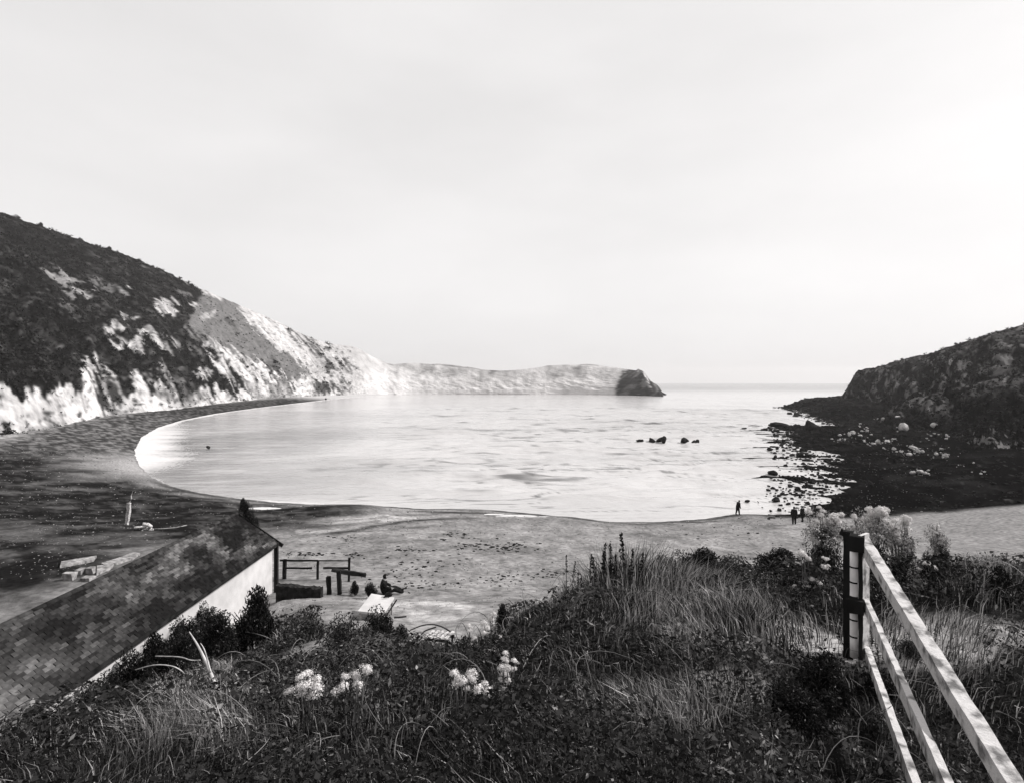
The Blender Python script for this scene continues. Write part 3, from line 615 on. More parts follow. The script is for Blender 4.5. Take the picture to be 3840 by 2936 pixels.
# ------------------------------------------------------------------ fences, wall, table, steps beside the cottage
def thing_at(name, loc, label, cat, group=None): return tag(empty(name, loc), label, cat, group)
def prt(name, mb, mt, th_, smooth=False): return mb.build(name, mt, th_, smooth, inv=Matrix.Translation(-Vector(th_.location)))
YF = 29.5
f = thing_at('timber_fence', wp(1180, 2170, YF), 'low dark post and rail fence between the cottage corner and the shingle', 'fence')
for x, y0, y1, w in ((1066, 2096, 2200, .16), (1190, 2104, 2205, .10), (1308, 2090, 2200, .11)):
    m = MB(); m.beam(wp(x, y1, YF), wp(x + 2, y0, YF), w, w, jit=.01, up=Vector((0, 1, 0))); prt('post', m, M_DARKWOOD, f)
for pts in (((1050, 2100), (1192, 2101)), ((1192, 2101), (1312, 2101)), ((1066, 2129), (1170, 2129)), ((1212, 2128), (1310, 2129))):
    m = MB(); m.beam(wp(*pts[0], YF - .08), wp(*pts[1], YF - .08), .05, .09 if pts[0][0] != 1192 else .05, jit=.008); prt('rail', m, M_DARKWOOD, f)
f = thing_at('barrier', wp(1260, 2222, 26), 'dark timber barrier of two short posts under one thick beam beside the path', 'barrier')
for x, y0, y1, w in ((1234, 2160, 2240, .17), (1272, 2138, 2218, .16)):
    m = MB(); m.beam(wp(x + 2, y1 + 8, 26), wp(x - 2, y0, 26), w, w, jit=.012, up=Vector((0, 1, 0))); prt('post', m, M_DARKWOOD, f)
m = MB(); m.beam(wp(1244, 2136, 26.3), wp(1372, 2156, 26.9), .14, .16, jit=.02); prt('beam', m, M_DARKWOOD, f)
a = wp(1040, 2250, 25.2); b_ = wp(1207, 2250, 24.8); zt = wp(0, 2196, 25).z
m = MB(); n = 24; vs = []; fs = []
for i in range(n + 1):
    p = a.lerp(b_, i / n)
    for k, (oy, zz) in enumerate(((-.2, 4.6), (-.2 + random.uniform(-.04, .04), (4.6 + zt) / 2), (-.18, zt + random.uniform(-.04, .03)), (.18, zt + random.uniform(-.04, .03)), (.2, 4.6))): vs.append((p.x, p.y + oy, zz))
for i in range(n):
    for k in range(4): fs.append((i * 5 + k, i * 5 + k + 1, i * 5 + 6 + k, i * 5 + 5 + k))
fs += [(0, 1, 2, 3, 4), tuple(n * 5 + k for k in (4, 3, 2, 1, 0))]
m.add(vs, fs); tag(m.build('garden_wall', M_STONEWALL), 'low black stone wall running from the cottage corner post to the barrier', 'wall')
# white table
TZ = 6.82; tc_ = wz(1412, 2262, TZ)
f = thing_at('table', (tc_.x, tc_.y, zl(tc_.x, tc_.y)), 'white rectangular table standing on the path in front of the seated person', 'table')
q = [wz(x, y, TZ) for x, y in ((1393, 2224), (1478, 2238), (1436, 2300), (1342, 2290))]
m = MB(); m.add([p for p in q] + [p - Vector((0, 0, .07)) for p in q], [(3, 2, 1, 0), (4, 5, 6, 7), (0, 1, 5, 4), (1, 2, 6, 5), (2, 3, 7, 6), (3, 0, 4, 7)]); prt('tabletop', m, M_WHITE, f)
cen = sum(q, Vector()) / 4
for p in q:
    pp = p.lerp(cen, .14); m = MB(); m.beam((pp.x, pp.y, TZ - .07), (pp.x, pp.y, zl(pp.x, pp.y) - .05), .06, .06, up=Vector((0, 1, 0))); prt('leg', m, M_PALEWOOD, f)
e1 = q[1]; e2 = q[2]; off = (e1 - cen).normalized() * .05
m = MB(); m.beam(e1 + Vector((.09, 0, -.1)), e2 + Vector((.09, 0, -.1)), .03, .05); prt('side_rail', m, M_DARKWOOD, f)
for (x, y, sx, sy, lab, nm) in ((1457, 2236, .26, .2, 'dark bag lying on the far corner of the white table', 'bag'), (1448, 2244, .2, .07, 'thin dark box lying beside the bag on the white table', 'box')):
    p = wz(x, y, TZ); m = MB(); m.tube([p + Vector((-sx / 2, 0, .04)), p + Vector((-sx / 4, 0, .07)), p + Vector((sx / 4, 0.02, .07)), p + Vector((sx / 2, 0.02, .04))], [sy * .2, sy * .5, sy * .45, sy * .2], 8)
    tag(m.build(nm, M_CLOTH), lab, nm)
# slatted step
f = thing_at('slatted_step', on_ground(1648, 2412), 'pale slatted wooden step lying at the foot of the bramble bank', 'step')
base = Vector(f.location)
ax_ = Vector((-.35, -.9, 0)).normalized(); ay_ = Vector((.93, -.25, 0))
for k in range(5):
    p = base + ay_ * ((k - 2) * .15) + Vector((0, 0, .22 + .01 * k)); m = MB(); m.beam(p - ax_ * .24, p + ax_ * .24, .075, .035, jit=.004); prt('slat', m, M_PALEWOOD, f)
for s_ in (-.17, .17):
    m = MB(); p = base + ax_ * s_ + Vector((0, 0, .16)); m.beam(p - ay_ * .36, p + ay_ * .36, .05, .07); prt('bearer', m, M_DARKWOOD, f)
    for q_ in (-.3, .3):
        m = MB(); p2 = p + ay_ * q_; m.beam(p2 + Vector((0, 0, -.03)), p2 + Vector((0, 0, -.5)), .05, .05, up=Vector((0, 1, 0))); prt('leg', m, M_DARKWOOD, f)

# ------------------------------------------------------------------ hand-rail fence at the right
PB_ = Vector((3.27, 5.45, 12.0))
f = thing_at('handrail_fence', PB_, 'weathered white hand-rail fence with dark posts on the bank at the right', 'fence')
def upright(name, x, y0, y1, Y, w1, w2, ang, mt, jit=.004):
    a = wp(x, y1, Y); b2_ = wp(x, y0, Y); R3 = Matrix.Rotation(ang, 3, 'Z'); m = MB(); n = 8; vs = []; fs = []
    for i in range(n + 1):
        p = a.lerp(b2_, i / n); p.x = a.x; p.y = a.y
        for sx, sy in ((-1, -1), (1, -1), (1, 1), (-1, 1)):
            vs.append(p + R3 @ Vector((sx * w1 / 2 + random.uniform(-jit, jit), sy * w2 / 2 + random.uniform(-jit, jit), 0)))
    for i in range(n):
        for k in range(4): fs.append((i * 4 + k, i * 4 + (k + 1) % 4, i * 4 + 4 + (k + 1) % 4, i * 4 + 4 + k))
    fs += [(3, 2, 1, 0), (n * 4, n * 4 + 1, n * 4 + 2, n * 4 + 3)]; m.add(vs, fs); return prt(name, m, mt, f)
upright('post', 3181, 1990, 2470, 5.62, .085, .085, -.55, M_DARKWOOD)
m = MB(); a = wp(3168, 1990, 5.62); m.add([a + Vector((-.02, 0, -.05)), a + Vector((.05, 0, -.05)), a + Vector((.04, .07, -.05)), a + Vector((-.02, .07, -.05)), a + Vector((-.02, .02, .025))],
    [(0, 1, 4), (1, 2, 4), (2, 3, 4), (3, 0, 4), (3, 2, 1, 0)]); prt('splinter', m, M_DARKWOOD, f)
upright('post', 3239, 2002, 2470, 5.46, .032, .175, math.radians(-53) + math.pi / 2 * 0, M_PALEWOOD)
upright('post_edge_board', 3227, 2040, 2470, 5.40, .036, .05, -.55, M_DARKWOOD)
M_POLE = mat('whitewashed_pole', 0.6, 0.85, 6.0, 0.8); pole = MB(); pole.tube([wp(3205, y, 5.5) for y in (2462, 2400, 2300, 2200, 2100, 2040)], [.040, .040, .041, .040, .041, .040], 14); PO = prt('marker_pole', pole, M_POLE, f, True)
for y in (2062, 2124, 2181, 2240, 2321, 2384):
    m = MB(); p = wp(3205, y, 5.5); m.tube([p - Vector((0, 0, .007)), p + Vector((0, 0, .007))], .0435, 14); bnd = prt('band', m, M_DARKWOOD, f); bnd.parent = PO
m = MB(); m.box(wp(3214, 2034, 5.42), (.115, .13, .14), Matrix.Rotation(-.55, 3, 'Z'), .004); prt('beam_end', m, M_DARKWOOD, f)
m = MB(); m.box(wp(3207, 2268, 5.42), (.135, .13, .125), Matrix.Rotation(-.55, 3, 'Z'), .004); prt('beam_end', m, M_DARKWOOD, f)
def extend(a, b, Yt): k = (a.y - Yt) / (a.y - b.y); return a + (b - a) * k
def rail(a, b, Yt, w, h, jit=.0025):
    m = MB(); m.beam(a, extend(a, b, Yt), w, h, n=60, jit=jit); return prt('rail', m, M_PALEWOOD, f)
rail(wp(3240, 2034, 5.5), wp(3517, 2493, 3.85), 0.8, .085, .11, .003)
rail(wp(3246, 2262, 5.46), wp(3404, 2620, 3.9), 0.8, .042, .115)
rail(wp(3250, 2440, 5.46), wp(3312, 2612, 4.6), 0.8, .048, .09)
m = MB(); a = wp(2188, 2548, 4.1); bz = zl(a.x, a.y)
m.add([(a.x - .055, a.y - .02, bz - .1), (a.x + .05, a.y - .03, bz - .1), (a.x + .05, a.y + .03, bz - .1), (a.x - .055, a.y + .03, bz - .1), (a.x - .03, a.y - .02, bz + .07), (a.x + .035, a.y - .02, bz + .12), (a.x + .01, a.y, a.z)],
    [(3, 2, 1, 0), (0, 1, 5, 4), (4, 5, 6), (1, 2, 5), (2, 6, 5), (2, 3, 6), (3, 4, 6), (3, 0, 4)])
tag(m.build('stake', M_PALEWOOD), 'short pale pointed stake standing in the dark foreground brush', 'stake')

# ------------------------------------------------------------------ timber and blocks on the dark beach at the left
p = wz(474, 1962, 2.6); m = MB(); m.beam(p - Vector((0, 0, .3)), p + Vector((.25, 0, 1.75)), .26, .22, jit=.03, up=Vector((0, 1, 0)))
f = thing_at('marker_post', p, 'white leaning timber post standing on the dark beach beyond the roof', 'post'); prt('shaft', m, M_PALEWOOD, f)
m = MB(); q = p + Vector((.25, 0, 1.75)); m.tube([q, q + Vector((.18, 0, .35)), q + Vector((.15, 0, .6)), q + Vector((.3, 0, 1.0))], [.07, .05, .04, .02], 6); prt('spike', m, M_STALK, f)
def S(x, y): return 280 + x / 5.231, 1850 + y / 5.231
f = thing_at('driftwood', wz(550, 2005, 2.9), 'bleached forked driftwood lying on the dark beach right of the white post', 'driftwood')
for pts, r in (([(1165, 672), (1260, 665), (1400, 650)], .13), ([(1330, 600), (1440, 610), (1490, 640), (1470, 690)], .15), ([(1220, 770), (1300, 765), (1400, 700), (1470, 680)], .15), ([(1280, 815), (1300, 770)], .12), ([(1520, 700), (1430, 770), (1420, 860)], .16), ([(1520, 690), (1750, 685), (2000, 660), (2200, 620)], .03)):
    m = MB(); m.tube([wp(*S(x, y), 46.5 + .2 * i) for i, (x, y) in enumerate(pts)], [r * random.uniform(.8, 1.1) for _ in pts], 7); prt('limb', m, M_PALEWOOD, f, True)
def slab(pts, z, h, lab, mt=M_CONC, name='stone_slab', cat='slab', grp=None):
    q = [on_ground(x, y, 15, 80) + Vector((0, 0, .12)) for x, y in pts]; n = len(q); m = MB()
    m.add([p for p in q] + [p - Vector((0, 0, h)) for p in q], [tuple(range(n))[::-1], tuple(range(n, 2 * n))] + [(i, (i + 1) % n, n + (i + 1) % n, n + i) for i in range(n)])
    return tag(m.build(name, mt), lab, cat, grp)
slab([(230, 2112), (288, 2101), (362, 2090), (352, 2104), (290, 2117), (225, 2130)], 4.45, .25, 'pale flat slab in the dark ground, farther and left of the curved one', grp='slabs beyond the roof')
slab([(380, 2118), (460, 2092), (498, 2076), (526, 2080), (500, 2098), (440, 2118), (392, 2125)], 4.45, .25, 'pale curved slab with a pointed end just beyond the roof ridge', grp='slabs beyond the roof')
slab([(364, 2128), (428, 2121), (412, 2136), (362, 2160)], 4.45, .3, 'small pale wedge slab half hidden behind the roof ridge', grp='slabs beyond the roof')
for i, (x, y, w, h_) in enumerate(((302, 2142, 28, 20), (342, 2138, 26, 22), (262, 2160, 32, 26), (330, 2168, 40, 14))):
    p = on_ground(x, y + h_ / 2, 15, 80); k = p.y / F; m = MB(); m.box(p + Vector((0, 0, h_ * k / 2)), (w * k, w * k * .8, h_ * k), Matrix.Rotation(random.uniform(-.2, .2), 3, 'Z'), .05)
    tag(m.build('stone_block', M_CONC), ['white block left of its twin beside the pale wedge slab', 'white block touching the left end of the wedge slab', 'large white block at the left end of the row behind the roof', 'low white block in front of the others against the roof ridge'][i], 'block', 'white blocks beyond the roof')

# ------------------------------------------------------------------ rocks
def rock_mesh(name, seed, sub=2, mt=M_ROCK, flat=0.75):
    bm = bmesh.new(); bmesh.ops.create_icosphere(bm, subdivisions=max(sub, 1), radius=1.0) if sub else bmesh.ops.create_cube(bm, size=1.5)
    if not sub: bmesh.ops.triangulate(bm, faces=bm.faces[:])
    rg = random.Random(seed)
    ax = [(Vector((rg.gauss(0, 1), rg.gauss(0, 1), rg.gauss(0, 1))).normalized(), rg.uniform(.4, .8)) for _ in range(10)]
    for v_ in bm.verts:
        p = v_.co.copy(); k = 1.0
        for d, h in ax:
            c = p.dot(d)
            if c > h: k = min(k, h / c)
        v_.co = p * (k * rg.uniform(.95, 1.05)); v_.co.z *= flat
    me = bpy.data.meshes.new(name); bm.to_mesh(me); bm.free(); me.materials.append(mt); return me
RM = [rock_mesh('rock', i) for i in range(7)]; RMP = [rock_mesh('boulder', 30 + i, mt=M_PALE_ROCK) for i in range(4)]
def put(name, me, loc, sx, sy, sz, rz, label, cat, group):
    o = link(name, me); o.location = loc; o.scale = (sx, sy, sz); o.rotation_euler = (random.uniform(-.15, .15), random.uniform(-.15, .15), rz); return tag(o, label, cat, group)
for x, y, w, h, lab in ((2403, 1657, 36, 17, 'dark rock at the left end of the offshore row'), (2444, 1656, 30, 22, 'dark rock second from the left in the offshore row'), (2472, 1655, 26, 24, 'tall dark rock third in the offshore row'),
        (2490, 1656, 22, 26, 'dark rock at the right end of the left offshore group'), (2564, 1656, 34, 20, 'low dark rock with a peak between the two offshore groups'), (2600, 1657, 14, 11, 'tiny dark rock left of the last one offshore'),
        (2614, 1657, 15, 13, 'small dark rock at the far right end of the offshore row'), (781, 1679, 17, 12, 'lone small dark rock in the grey water near the left surf'), (1222, 1497, 10, 7, 'tiny dark rock off the far left shore below the chalk'),
        (2790, 1606, 16, 6, 'flat dark rock awash out beyond the right ledge'), (3036, 1606, 44, 44, 'squarish dark boulder standing on the far lower ledge'), (2925, 1597, 60, 22, 'rounded dark rock at the tip of the lower ledge'),
        (2960, 1551, 22, 8, 'low dark rock awash left of the upper ledge'), (2985, 1560, 26, 8, 'low dark rock awash just under the upper ledge')):
    p = wz(x, y + h * .35, 0.0); k = p.y / F; put('sea_rock', random.choice(RM), p + Vector((0, 0, h * k * .5)), w * k * .68, w * k * .6, h * k * .95, random.uniform(0, 6), lab, 'rock', 'rocks standing in the water')
REG = [(x / 2.4 + 2750, y / 2.4 + 1250) for x, y in [(300,1030),(420,1020),(480,880),(560,900),(600,1000),(760,1100),(900,1170),(1080,1250),(1060,1330),(900,1430),(760,1480),(700,1520),(780,1600),(560,1612),(140,1606),(70,1480),(180,1440),(300,1370),(390,1200)]]
WREG = [tuple(wz(x, y, 0).xy) for x, y in REG]; wa = np.array(WREG); n_ = 0; pts_ = []
while len(pts_) < 285 and n_ < 60000:
    n_ += 1; X = random.uniform(wa[:, 0].min(), wa[:, 0].max()); Y = wa[:, 1].min() * (wa[:, 1].max() / wa[:, 1].min()) ** random.random()
    if not inpoly(np.array([X]), np.array([Y]), WREG)[0]: continue
    px_ = CX + F * X / Y; py_ = HY + F * CAMZ / Y
    dens = np.clip((px_ - 2830) / 230, 0.03, 1) ** 1.1
    if random.random() > dens: continue
    w = random.choice((5, 7, 8, 10, 12, 14, 18)) * random.uniform(.8, 1.25) * (1 if px_ > 2880 else .75)
    if any((px_ - a) ** 2 + (1.8 * (py_ - b)) ** 2 < (.8 * (w + c)) ** 2 for a, b, c in pts_): continue
    pts_.append((px_, py_, w)); k = Y / F
    put('rock', random.choice(RM), (X, Y, w * k * random.uniform(.15, .4)), w * k, w * k * random.uniform(.7, 1.1), w * k * random.uniform(.6, .95), random.uniform(0, 6),
        'dark wet rock among many scattered in the shallows off the right shore', 'rock', 'rocks scattered in the shallows')
# the rocky foreshore behind them: past counting
def bake(name, me_list, T, mt, lab, cat, tones=None):
    Vs = []; Fs = []; tn = []; base = 0
    arr = []
    for me_ in me_list:
        a = np.empty(len(me_.vertices) * 3); me_.vertices.foreach_get('co', a); f_ = np.empty(len(me_.polygons) * 3, np.int32); me_.polygons.foreach_get('vertices', f_); arr.append((a.reshape(-1, 3), f_.reshape(-1, 3)))
    for j, (loc, sc_, rz) in enumerate(T):
        a, f_ = arr[j % len(arr)]; c, s_ = math.cos(rz), math.sin(rz); q = a * np.array(sc_)
        q = np.stack([q[:, 0] * c - q[:, 1] * s_, q[:, 0] * s_ + q[:, 1] * c, q[:, 2]], 1) + np.array(loc); Vs.append(q); Fs.append(f_ + base); base += len(a)
        if tones is not None: tn.append(np.full(len(a), tones[j]))
    me_ = np_mesh(name, np.concatenate(Vs), [np.concatenate(Fs)], True, np.concatenate(tn) if tones is not None else None)
    return tag(link(name, me_, mat=mt), lab, cat, kind='stuff')
SM = [rock_mesh('small', 60 + i, 1) for i in range(5)]
T = []
n_ = 4200; X = RNG.uniform(22, 190, n_ * 3); Y = 58 * (335 / 58) ** RNG.random(n_ * 3); px_ = CX + F * X / Y
D = sdist(X, Y); Z = zland(X, Y, D); ok = (px_ < 3900) & (D > -6) & (Y > 60.5 - 4 * (X < 30)) & (px_ > 2880)
for x, y, z in list(zip(X[ok], Y[ok], Z[ok]))[:n_]:
    r = (y / F) * random.choice((4, 5, 7, 9, 12)) * random.uniform(.8, 1.3); T.append(((x, y, max(z, -.05) + r * .1), (r, r * random.uniform(.7, 1), r * .7), random.uniform(0, 6)))
bake('foreshore_rocks', SM, T, M_ROCK, 'black weed covered rocks packed along the right foreshore', 'rocks')
# pale fallen blocks at the foot of the spur
pale_px = [(3308,1571,30),(3362,1567,26),(3222,1598,16),(3185,1630,22),(3200,1618,26),(3225,1632,24),(3250,1612,20),(3290,1655,34),(3330,1652,30),(3275,1662,22),(3350,1680,26),(3390,1600,60),(3412,1700,30),(3424,1676,34),(3440,1688,30),(3460,1692,24),(3500,1595,40),(3530,1682,22),(3510,1700,30),(3545,1708,34),(3420,1770,34),(3450,1766,36),(3470,1772,26),(3550,1632,22),(3492,1632,12),(3240,1650,16),(3375,1690,16),(3150,1648,18)]
for i, (x, y, w) in enumerate(pale_px):
    p = on_ground(x, y + w * .25, 40) if True else None
    # the spur surface may stand in front of the ground
    ok_ = (np.abs(proj(SPUR)[0] - x) < 6) & (np.abs(proj(SPUR)[1] - y) < 6)
    if ok_.any():
        q = SPUR[ok_][np.argmin(SPUR[ok_][:, 1])]
        if q[1] < p.y: p = Vector(q)
    k = p.y / F * .38; put('boulder', RMP[i % 4], p + Vector((0, 0, w * k * .5)), w * k * 1.1, w * k, w * k * 1.15, random.uniform(0, 6),
        'pale limestone boulder fallen at the foot of the right hand slope' if w < 36 else {3390: 'large rounded grey boulder high on the right slope', 3500: 'rounded grey boulder on the slope nearest the picture edge', 3450: 'broad pale boulder lying alone low on the dark foreshore'}.get(x, 'pale limestone boulder fallen at the foot of the right hand slope'), 'boulder', 'pale boulders below the right slope')

T = []; tn = []
for _ in range(260):
    c_ = random.choice(pale_px + [(3600, 1745, 20), (3680, 1770, 20)]); x = c_[0] + random.gauss(0, 22); y = c_[1] + random.gauss(3, 7); p = on_ground(x, y, 60, 260); r = p.y / F * random.choice((1.5, 2, 3, 4, 7)) * random.uniform(.7, 1.2); T.append((tuple(p + Vector((0, 0, r * .5))), (r * 1.2, r, r), random.uniform(0, 6)))
bake('scree', SM, T, M_PALE_ROCK, 'small pale stones spilt along the foot of the right slope', 'scree')
# loose stones and dry weed on the shingle
T = []; tn = []; n_ = 11000; PEB = [rock_mesh('pebble', 80 + i, 0) for i in range(4)]
Y = 19 * (120 / 19) ** RNG.random(n_ * 2); X = RNG.uniform(-.95, .75, n_ * 2) * Y; D = sdist(X, Y); Z = zland(X, Y, D); nn = fbm(X / 3, Y / 2, 200, 3)
inhouse = (X < -10.4) & (Y < 29)
ok = (D > .8) & (RNG.random(n_ * 2) < (.25 + 1.2 * sstep(.45, .7, nn))) & ~inhouse
for x, y, z in zip(X[ok], Y[ok], Z[ok]):
    r = (y / F) * random.choice((1.2, 1.6, 2, 2.5, 3.5)) * random.uniform(.8, 1.3); T.append(((x, y, z + r * .2), (r * 1.2, r, r * .7), random.uniform(0, 6))); tn.append(random.choice((.04, .08, .15, .25, .3)))
bake('beach_stones', PEB, T, M_SHINGLE, 'loose stones strewn over the shingle beach', 'stones', tn)
T = []
for cx_, cy_, n_, sx, sy in ((1930, 2046, 26, 16, 9), (1900, 2056, 26, 24, 8), (1840, 2050, 26, 40, 8), (1780, 2042, 16, 30, 8), (1750, 2045, 14, 40, 10), (1730, 2003, 8, 10, 4), (1690, 1999, 6, 8, 4), (1545, 2065, 22, 40, 6), (1560, 2130, 30, 60, 25), (1650, 2110, 30, 70, 30), (1720, 2010, 10, 60, 20), (1330, 2078, 16, 14, 8),
                         (2050, 2160, 50, 90, 10), (1850, 2185, 40, 60, 14), (1600, 2200, 60, 110, 16), (1480, 2220, 26, 60, 8), (2000, 2040, 8, 60, 20), (1150, 2080, 44, 60, 4), (1310, 2014, 14, 40, 6), (1480, 2130, 26, 60, 40), (1800, 1990, 12, 120, 20), (2700, 1990, 20, 130, 30)):
    for _ in range(n_):
        x = random.gauss(cx_, sx); y = random.gauss(cy_, sy); z0 = 3.0
        for _k in range(3): p = wz(x, y, z0); z0 = zl(p.x, p.y)
        r = random.choice((3, 5, 8, 11)) * p.y / F * .8; T.append(((p.x, p.y, z0 + .02), (r * 1.5, r * 1.1, r * .35), random.uniform(0, 6)))
bake('seaweed', PEB, T, M_WEED, 'patches of dark dried seaweed on the middle of the beach', 'seaweed')

# ------------------------------------------------------------------ plants
def leaf_cloud(name, n, seed, clumps=26, size=(.05, .11), bright=.06, mt=None, lo=.006, hi=.02, hemi=True, stretch=1.0):
    rg = np.random.default_rng(seed)
    C = rg.normal(size=(clumps, 3)); C /= np.linalg.norm(C, axis=1, keepdims=True); C *= rg.uniform(.25, .8, (clumps, 1)); C[:, 2] = np.abs(C[:, 2]) if hemi else C[:, 2]
    cr = rg.uniform(.22, .42, clumps); ci = rg.integers(0, clumps, n)
    d = rg.normal(size=(n, 3)); d /= np.linalg.norm(d, axis=1, keepdims=True)
    P_ = C[ci] + d * (cr[ci] * rg.random(n) ** .35)[:, None]; P_[:, 2] *= stretch
    ctone = rg.uniform(.6, 1.5, clumps)
    u = rg.normal(size=(n, 3)); u /= np.linalg.norm(u, axis=1, keepdims=True); w = np.cross(u, rg.normal(size=(n, 3))); w /= np.linalg.norm(w, axis=1, keepdims=True)
    L_ = rg.uniform(*size, n)[:, None]; W_ = L_ * rg.uniform(.3, .5, (n, 1))
    V = np.stack([P_ - u * L_, P_ + w * W_, P_ + u * L_, P_ - w * W_], 1).reshape(-1, 3)
    tn_ = rg.uniform(lo, hi, n) * ctone[ci]; b_ = rg.random(n) < bright; tn_ = np.where(b_, rg.uniform(.06, .22, n), tn_)
    me_ = np_mesh(name, V, [np.arange(n * 4).reshape(n, 4)], False, np.repeat(tn_, 4)); me_.materials.append(mt or M_LEAF); return me_
DARKF = [leaf_cloud('foliage', 8500, 300 + i, bright=.03, size=(.03, .065)) for i in range(3)]
MIDF = [leaf_cloud('foliage', 8500, 310 + i, bright=.2, lo=.008, hi=.05, size=(.022, .055), clumps=38) for i in range(3)]
def twigs(seed, n=9):
    rg = random.Random(seed); m = MB()
    for i in range(n):
        a = rg.uniform(0, 6.28); r = rg.uniform(.3, .75); h = rg.uniform(.4, .9)
        m.tube([(0.05 * math.cos(a), .05 * math.sin(a), -.25), (.4 * r * math.cos(a), .4 * r * math.sin(a), h * .5), (r * math.cos(a + .2), r * math.sin(a + .2), h)], [.03, .02, .008], 5)
    me_ = m.mesh('stem'); me_.materials.append(M_TWIG); return me_
TW = [twigs(i) for i in range(3)]
SHRUBS = [ # centre x, y, half width, half height (pixels), distance, light?, label
 (770,2310,55,60,18.9,0,'dark bush overhanging the middle of the cottage eaves'), (690,2355,78,66,17.7,0,'dark bush hiding the white wall left of the overhanging one'), (600,2425,92,78,16.4,0,'dark bush under the lower eaves left of the thick leaning stalk'), (495,2500,100,84,15.2,0,'dark bush lowest along the cottage eaves'), (390,2585,100,80,14.2,0,'dark bush at the lower left corner of the roof edge'),
 (955,2300,110,125,17.5,0,'large black bush standing against the white cottage wall'), (815,2345,100,75,16.2,0,'dark rounded bush left of the large black one under the eaves'),
 (700,2400,80,60,14.4,0,'small dark bush beneath the lower eaves of the cottage'), (1150,2360,150,100,15,1,'greyish twiggy bush right of the large black bush'),
 (1310,2370,150,95,13.5,1,'grey bramble mound left of the bush below the table'), (1420,2335,85,78,16.5,0,'black domed bush directly in front of the white table'),
 (1490,2385,75,58,14.8,0,'dark low bush between the domed bush and the slatted step'), (1220,2480,190,90,9,1,'broad bramble mound above the white flowers at the bottom'),
 (980,2500,170,100,8.6,1,'pale speckled bramble mound right of the long dry stalks'), (1890,2330,48,82,8.6,0,'dark pointed bush rising above the brow at the centre'),
 (1965,2400,130,85,8.2,0,'dark wide bush at the right foot of the pointed one'), (1745,2450,110,85,8.3,0,'dark bush with pale flower spikes right of the slatted step'),
 (1850,2500,140,85,6.4,0,'dark bush behind the tall white flower spike'), (2150,2440,150,80,7.0,0,'black bush below the tall dark dock spikes'), (2360,2430,140,70,6.8,0,'black low bush right of centre below the tall grass'),
 (2620,2085,120,48,9.6,0,'dark brush along the brow left of centre right of the tall grass'), (2500,2120,80,42,9.2,0,'dark tuft of brush next to the tall grass'), (2760,2120,110,55,9.0,1,'dark speckled brush on the brow below the pair of people'),
 (2910,2090,120,45,9.4,0,'dark brush along the brow below the flowering shrubs'), (3060,2140,110,60,8.4,1,'speckled leafy shrub left of the hand-rail post'), (3000,2230,120,65,7.4,1,'leafy shrub low on the bank left of the rail fence'),
 (2860,2200,110,60,7.6,1,'grey leafy shrub left of the two by the rail fence'), (2700,2230,110,55,7.4,1,'grey leafy shrub in the middle of the right bank'), (3400,2150,100,85,8.2,0,'black bush behind the top rail of the fence'), (3500,2190,110,100,7.6,0,'black bush right of the top rail'),
 (3330,2200,70,75,8.0,0,'black bush seen between the post and the top rail'), (3640,2180,110,110,7.4,1,'dark speckled bush beyond the rail near the right edge'), (3780,2220,120,120,7,0,'dark bush at the extreme right edge'),
 (3080,2520,150,95,4.3,0,'added black shrub standing in for the shadow left of the rails'), (2960,2600,130,80,4.0,0,'added black shrub filling the shadow nearest the bottom left of the rails'),  # black foliage added to stand in for the shadow beside the rails
 (915,1885,26,24,27.3,0,'dark ivy tuft on top of the far end of the ridge'), (935,1935,36,44,27.25,0,'dark ivy clump on the far gable of the cottage'), (1388,2200,30,26,25.5,0,'small dark bush between the barrier and the seated person'), (1330,2196,24,24,26,0,'small dark bush right of the barrier posts'),
 (330,2650,150,75,8.0,0,'dark bush under the lower left of the slate roof'), (520,2620,120,70,8.0,0,'dark bush under the eaves left of the long dry stalks'), (130,2740,180,110,7.0,0,'dark bush at the extreme lower left'),
 (560,2800,200,90,5.0,1,'speckled bramble mound at the lower left'), (900,2860,220,100,4.2,1,'pale speckled bramble mound at the bottom left of centre'), (1500,2680,160,85,5.4,0,'black bush between the white flower clumps at the bottom'),
 (2050,2800,190,90,4.6,0,'black bush at the bottom right of the pale stake'), (2480,2640,180,80,4.8,1,'speckled low bush at the bottom right of centre'), (2780,2790,200,100,3.8,1,'speckled bush at the bottom right'), (3420,2420,70,45,5.6,1,'low leafy tuft on the ground between the rails'),
 (3300,2560,90,60,5.0,0,'dark tuft under the middle rail'),(2600,2480,150,60,5.8,1,'grey low bush in front of the pale bare patch')]
for i, (x, y, rx, ry, Y, lt, lab) in enumerate(SHRUBS):
    p = wp(x, y, Y); k = Y / F; hh = ry * k; zb = p.z - hh
    r = empty('shrub', (p.x, p.y, zb), random.uniform(0, 6)); tag(r, lab, 'shrub', 'shrubs on the bank')
    fo = link('foliage', (MIDF if lt else DARKF)[i % 3], r); fo.scale = (rx * k * 1.05, rx * k * .9, 2 * hh * .88)
    st = link('stem', TW[i % 3], r); st.scale = (rx * k, rx * k, 2 * hh * .8)
# small bushes breaking the skyline of the left hill
rpx, rpy = proj(RIDGE_L)
for i, (x, w, h_) in enumerate(((302, 22, 9), (360, 18, 9), (405, 34, 12), (440, 20, 12), (520, 30, 8), (600, 34, 8), (640, 24, 7), (715, 26, 8), (150, 30, 12), (60, 40, 12))):
    j = int(np.argmin(np.abs(rpx - x))); q = RIDGE_L[j]; k = q[1] / F
    r = empty('shrub', (q[0], q[1], q[2] - 1.0), i); tag(r, 'small dark thorn bush on the skyline of the left hill', 'shrub', 'bushes on the hill skyline')
    fo = link('foliage', DARKF[i % 3], r); fo.scale = (w * k * .5, w * k * .5, h_ * k + 1)

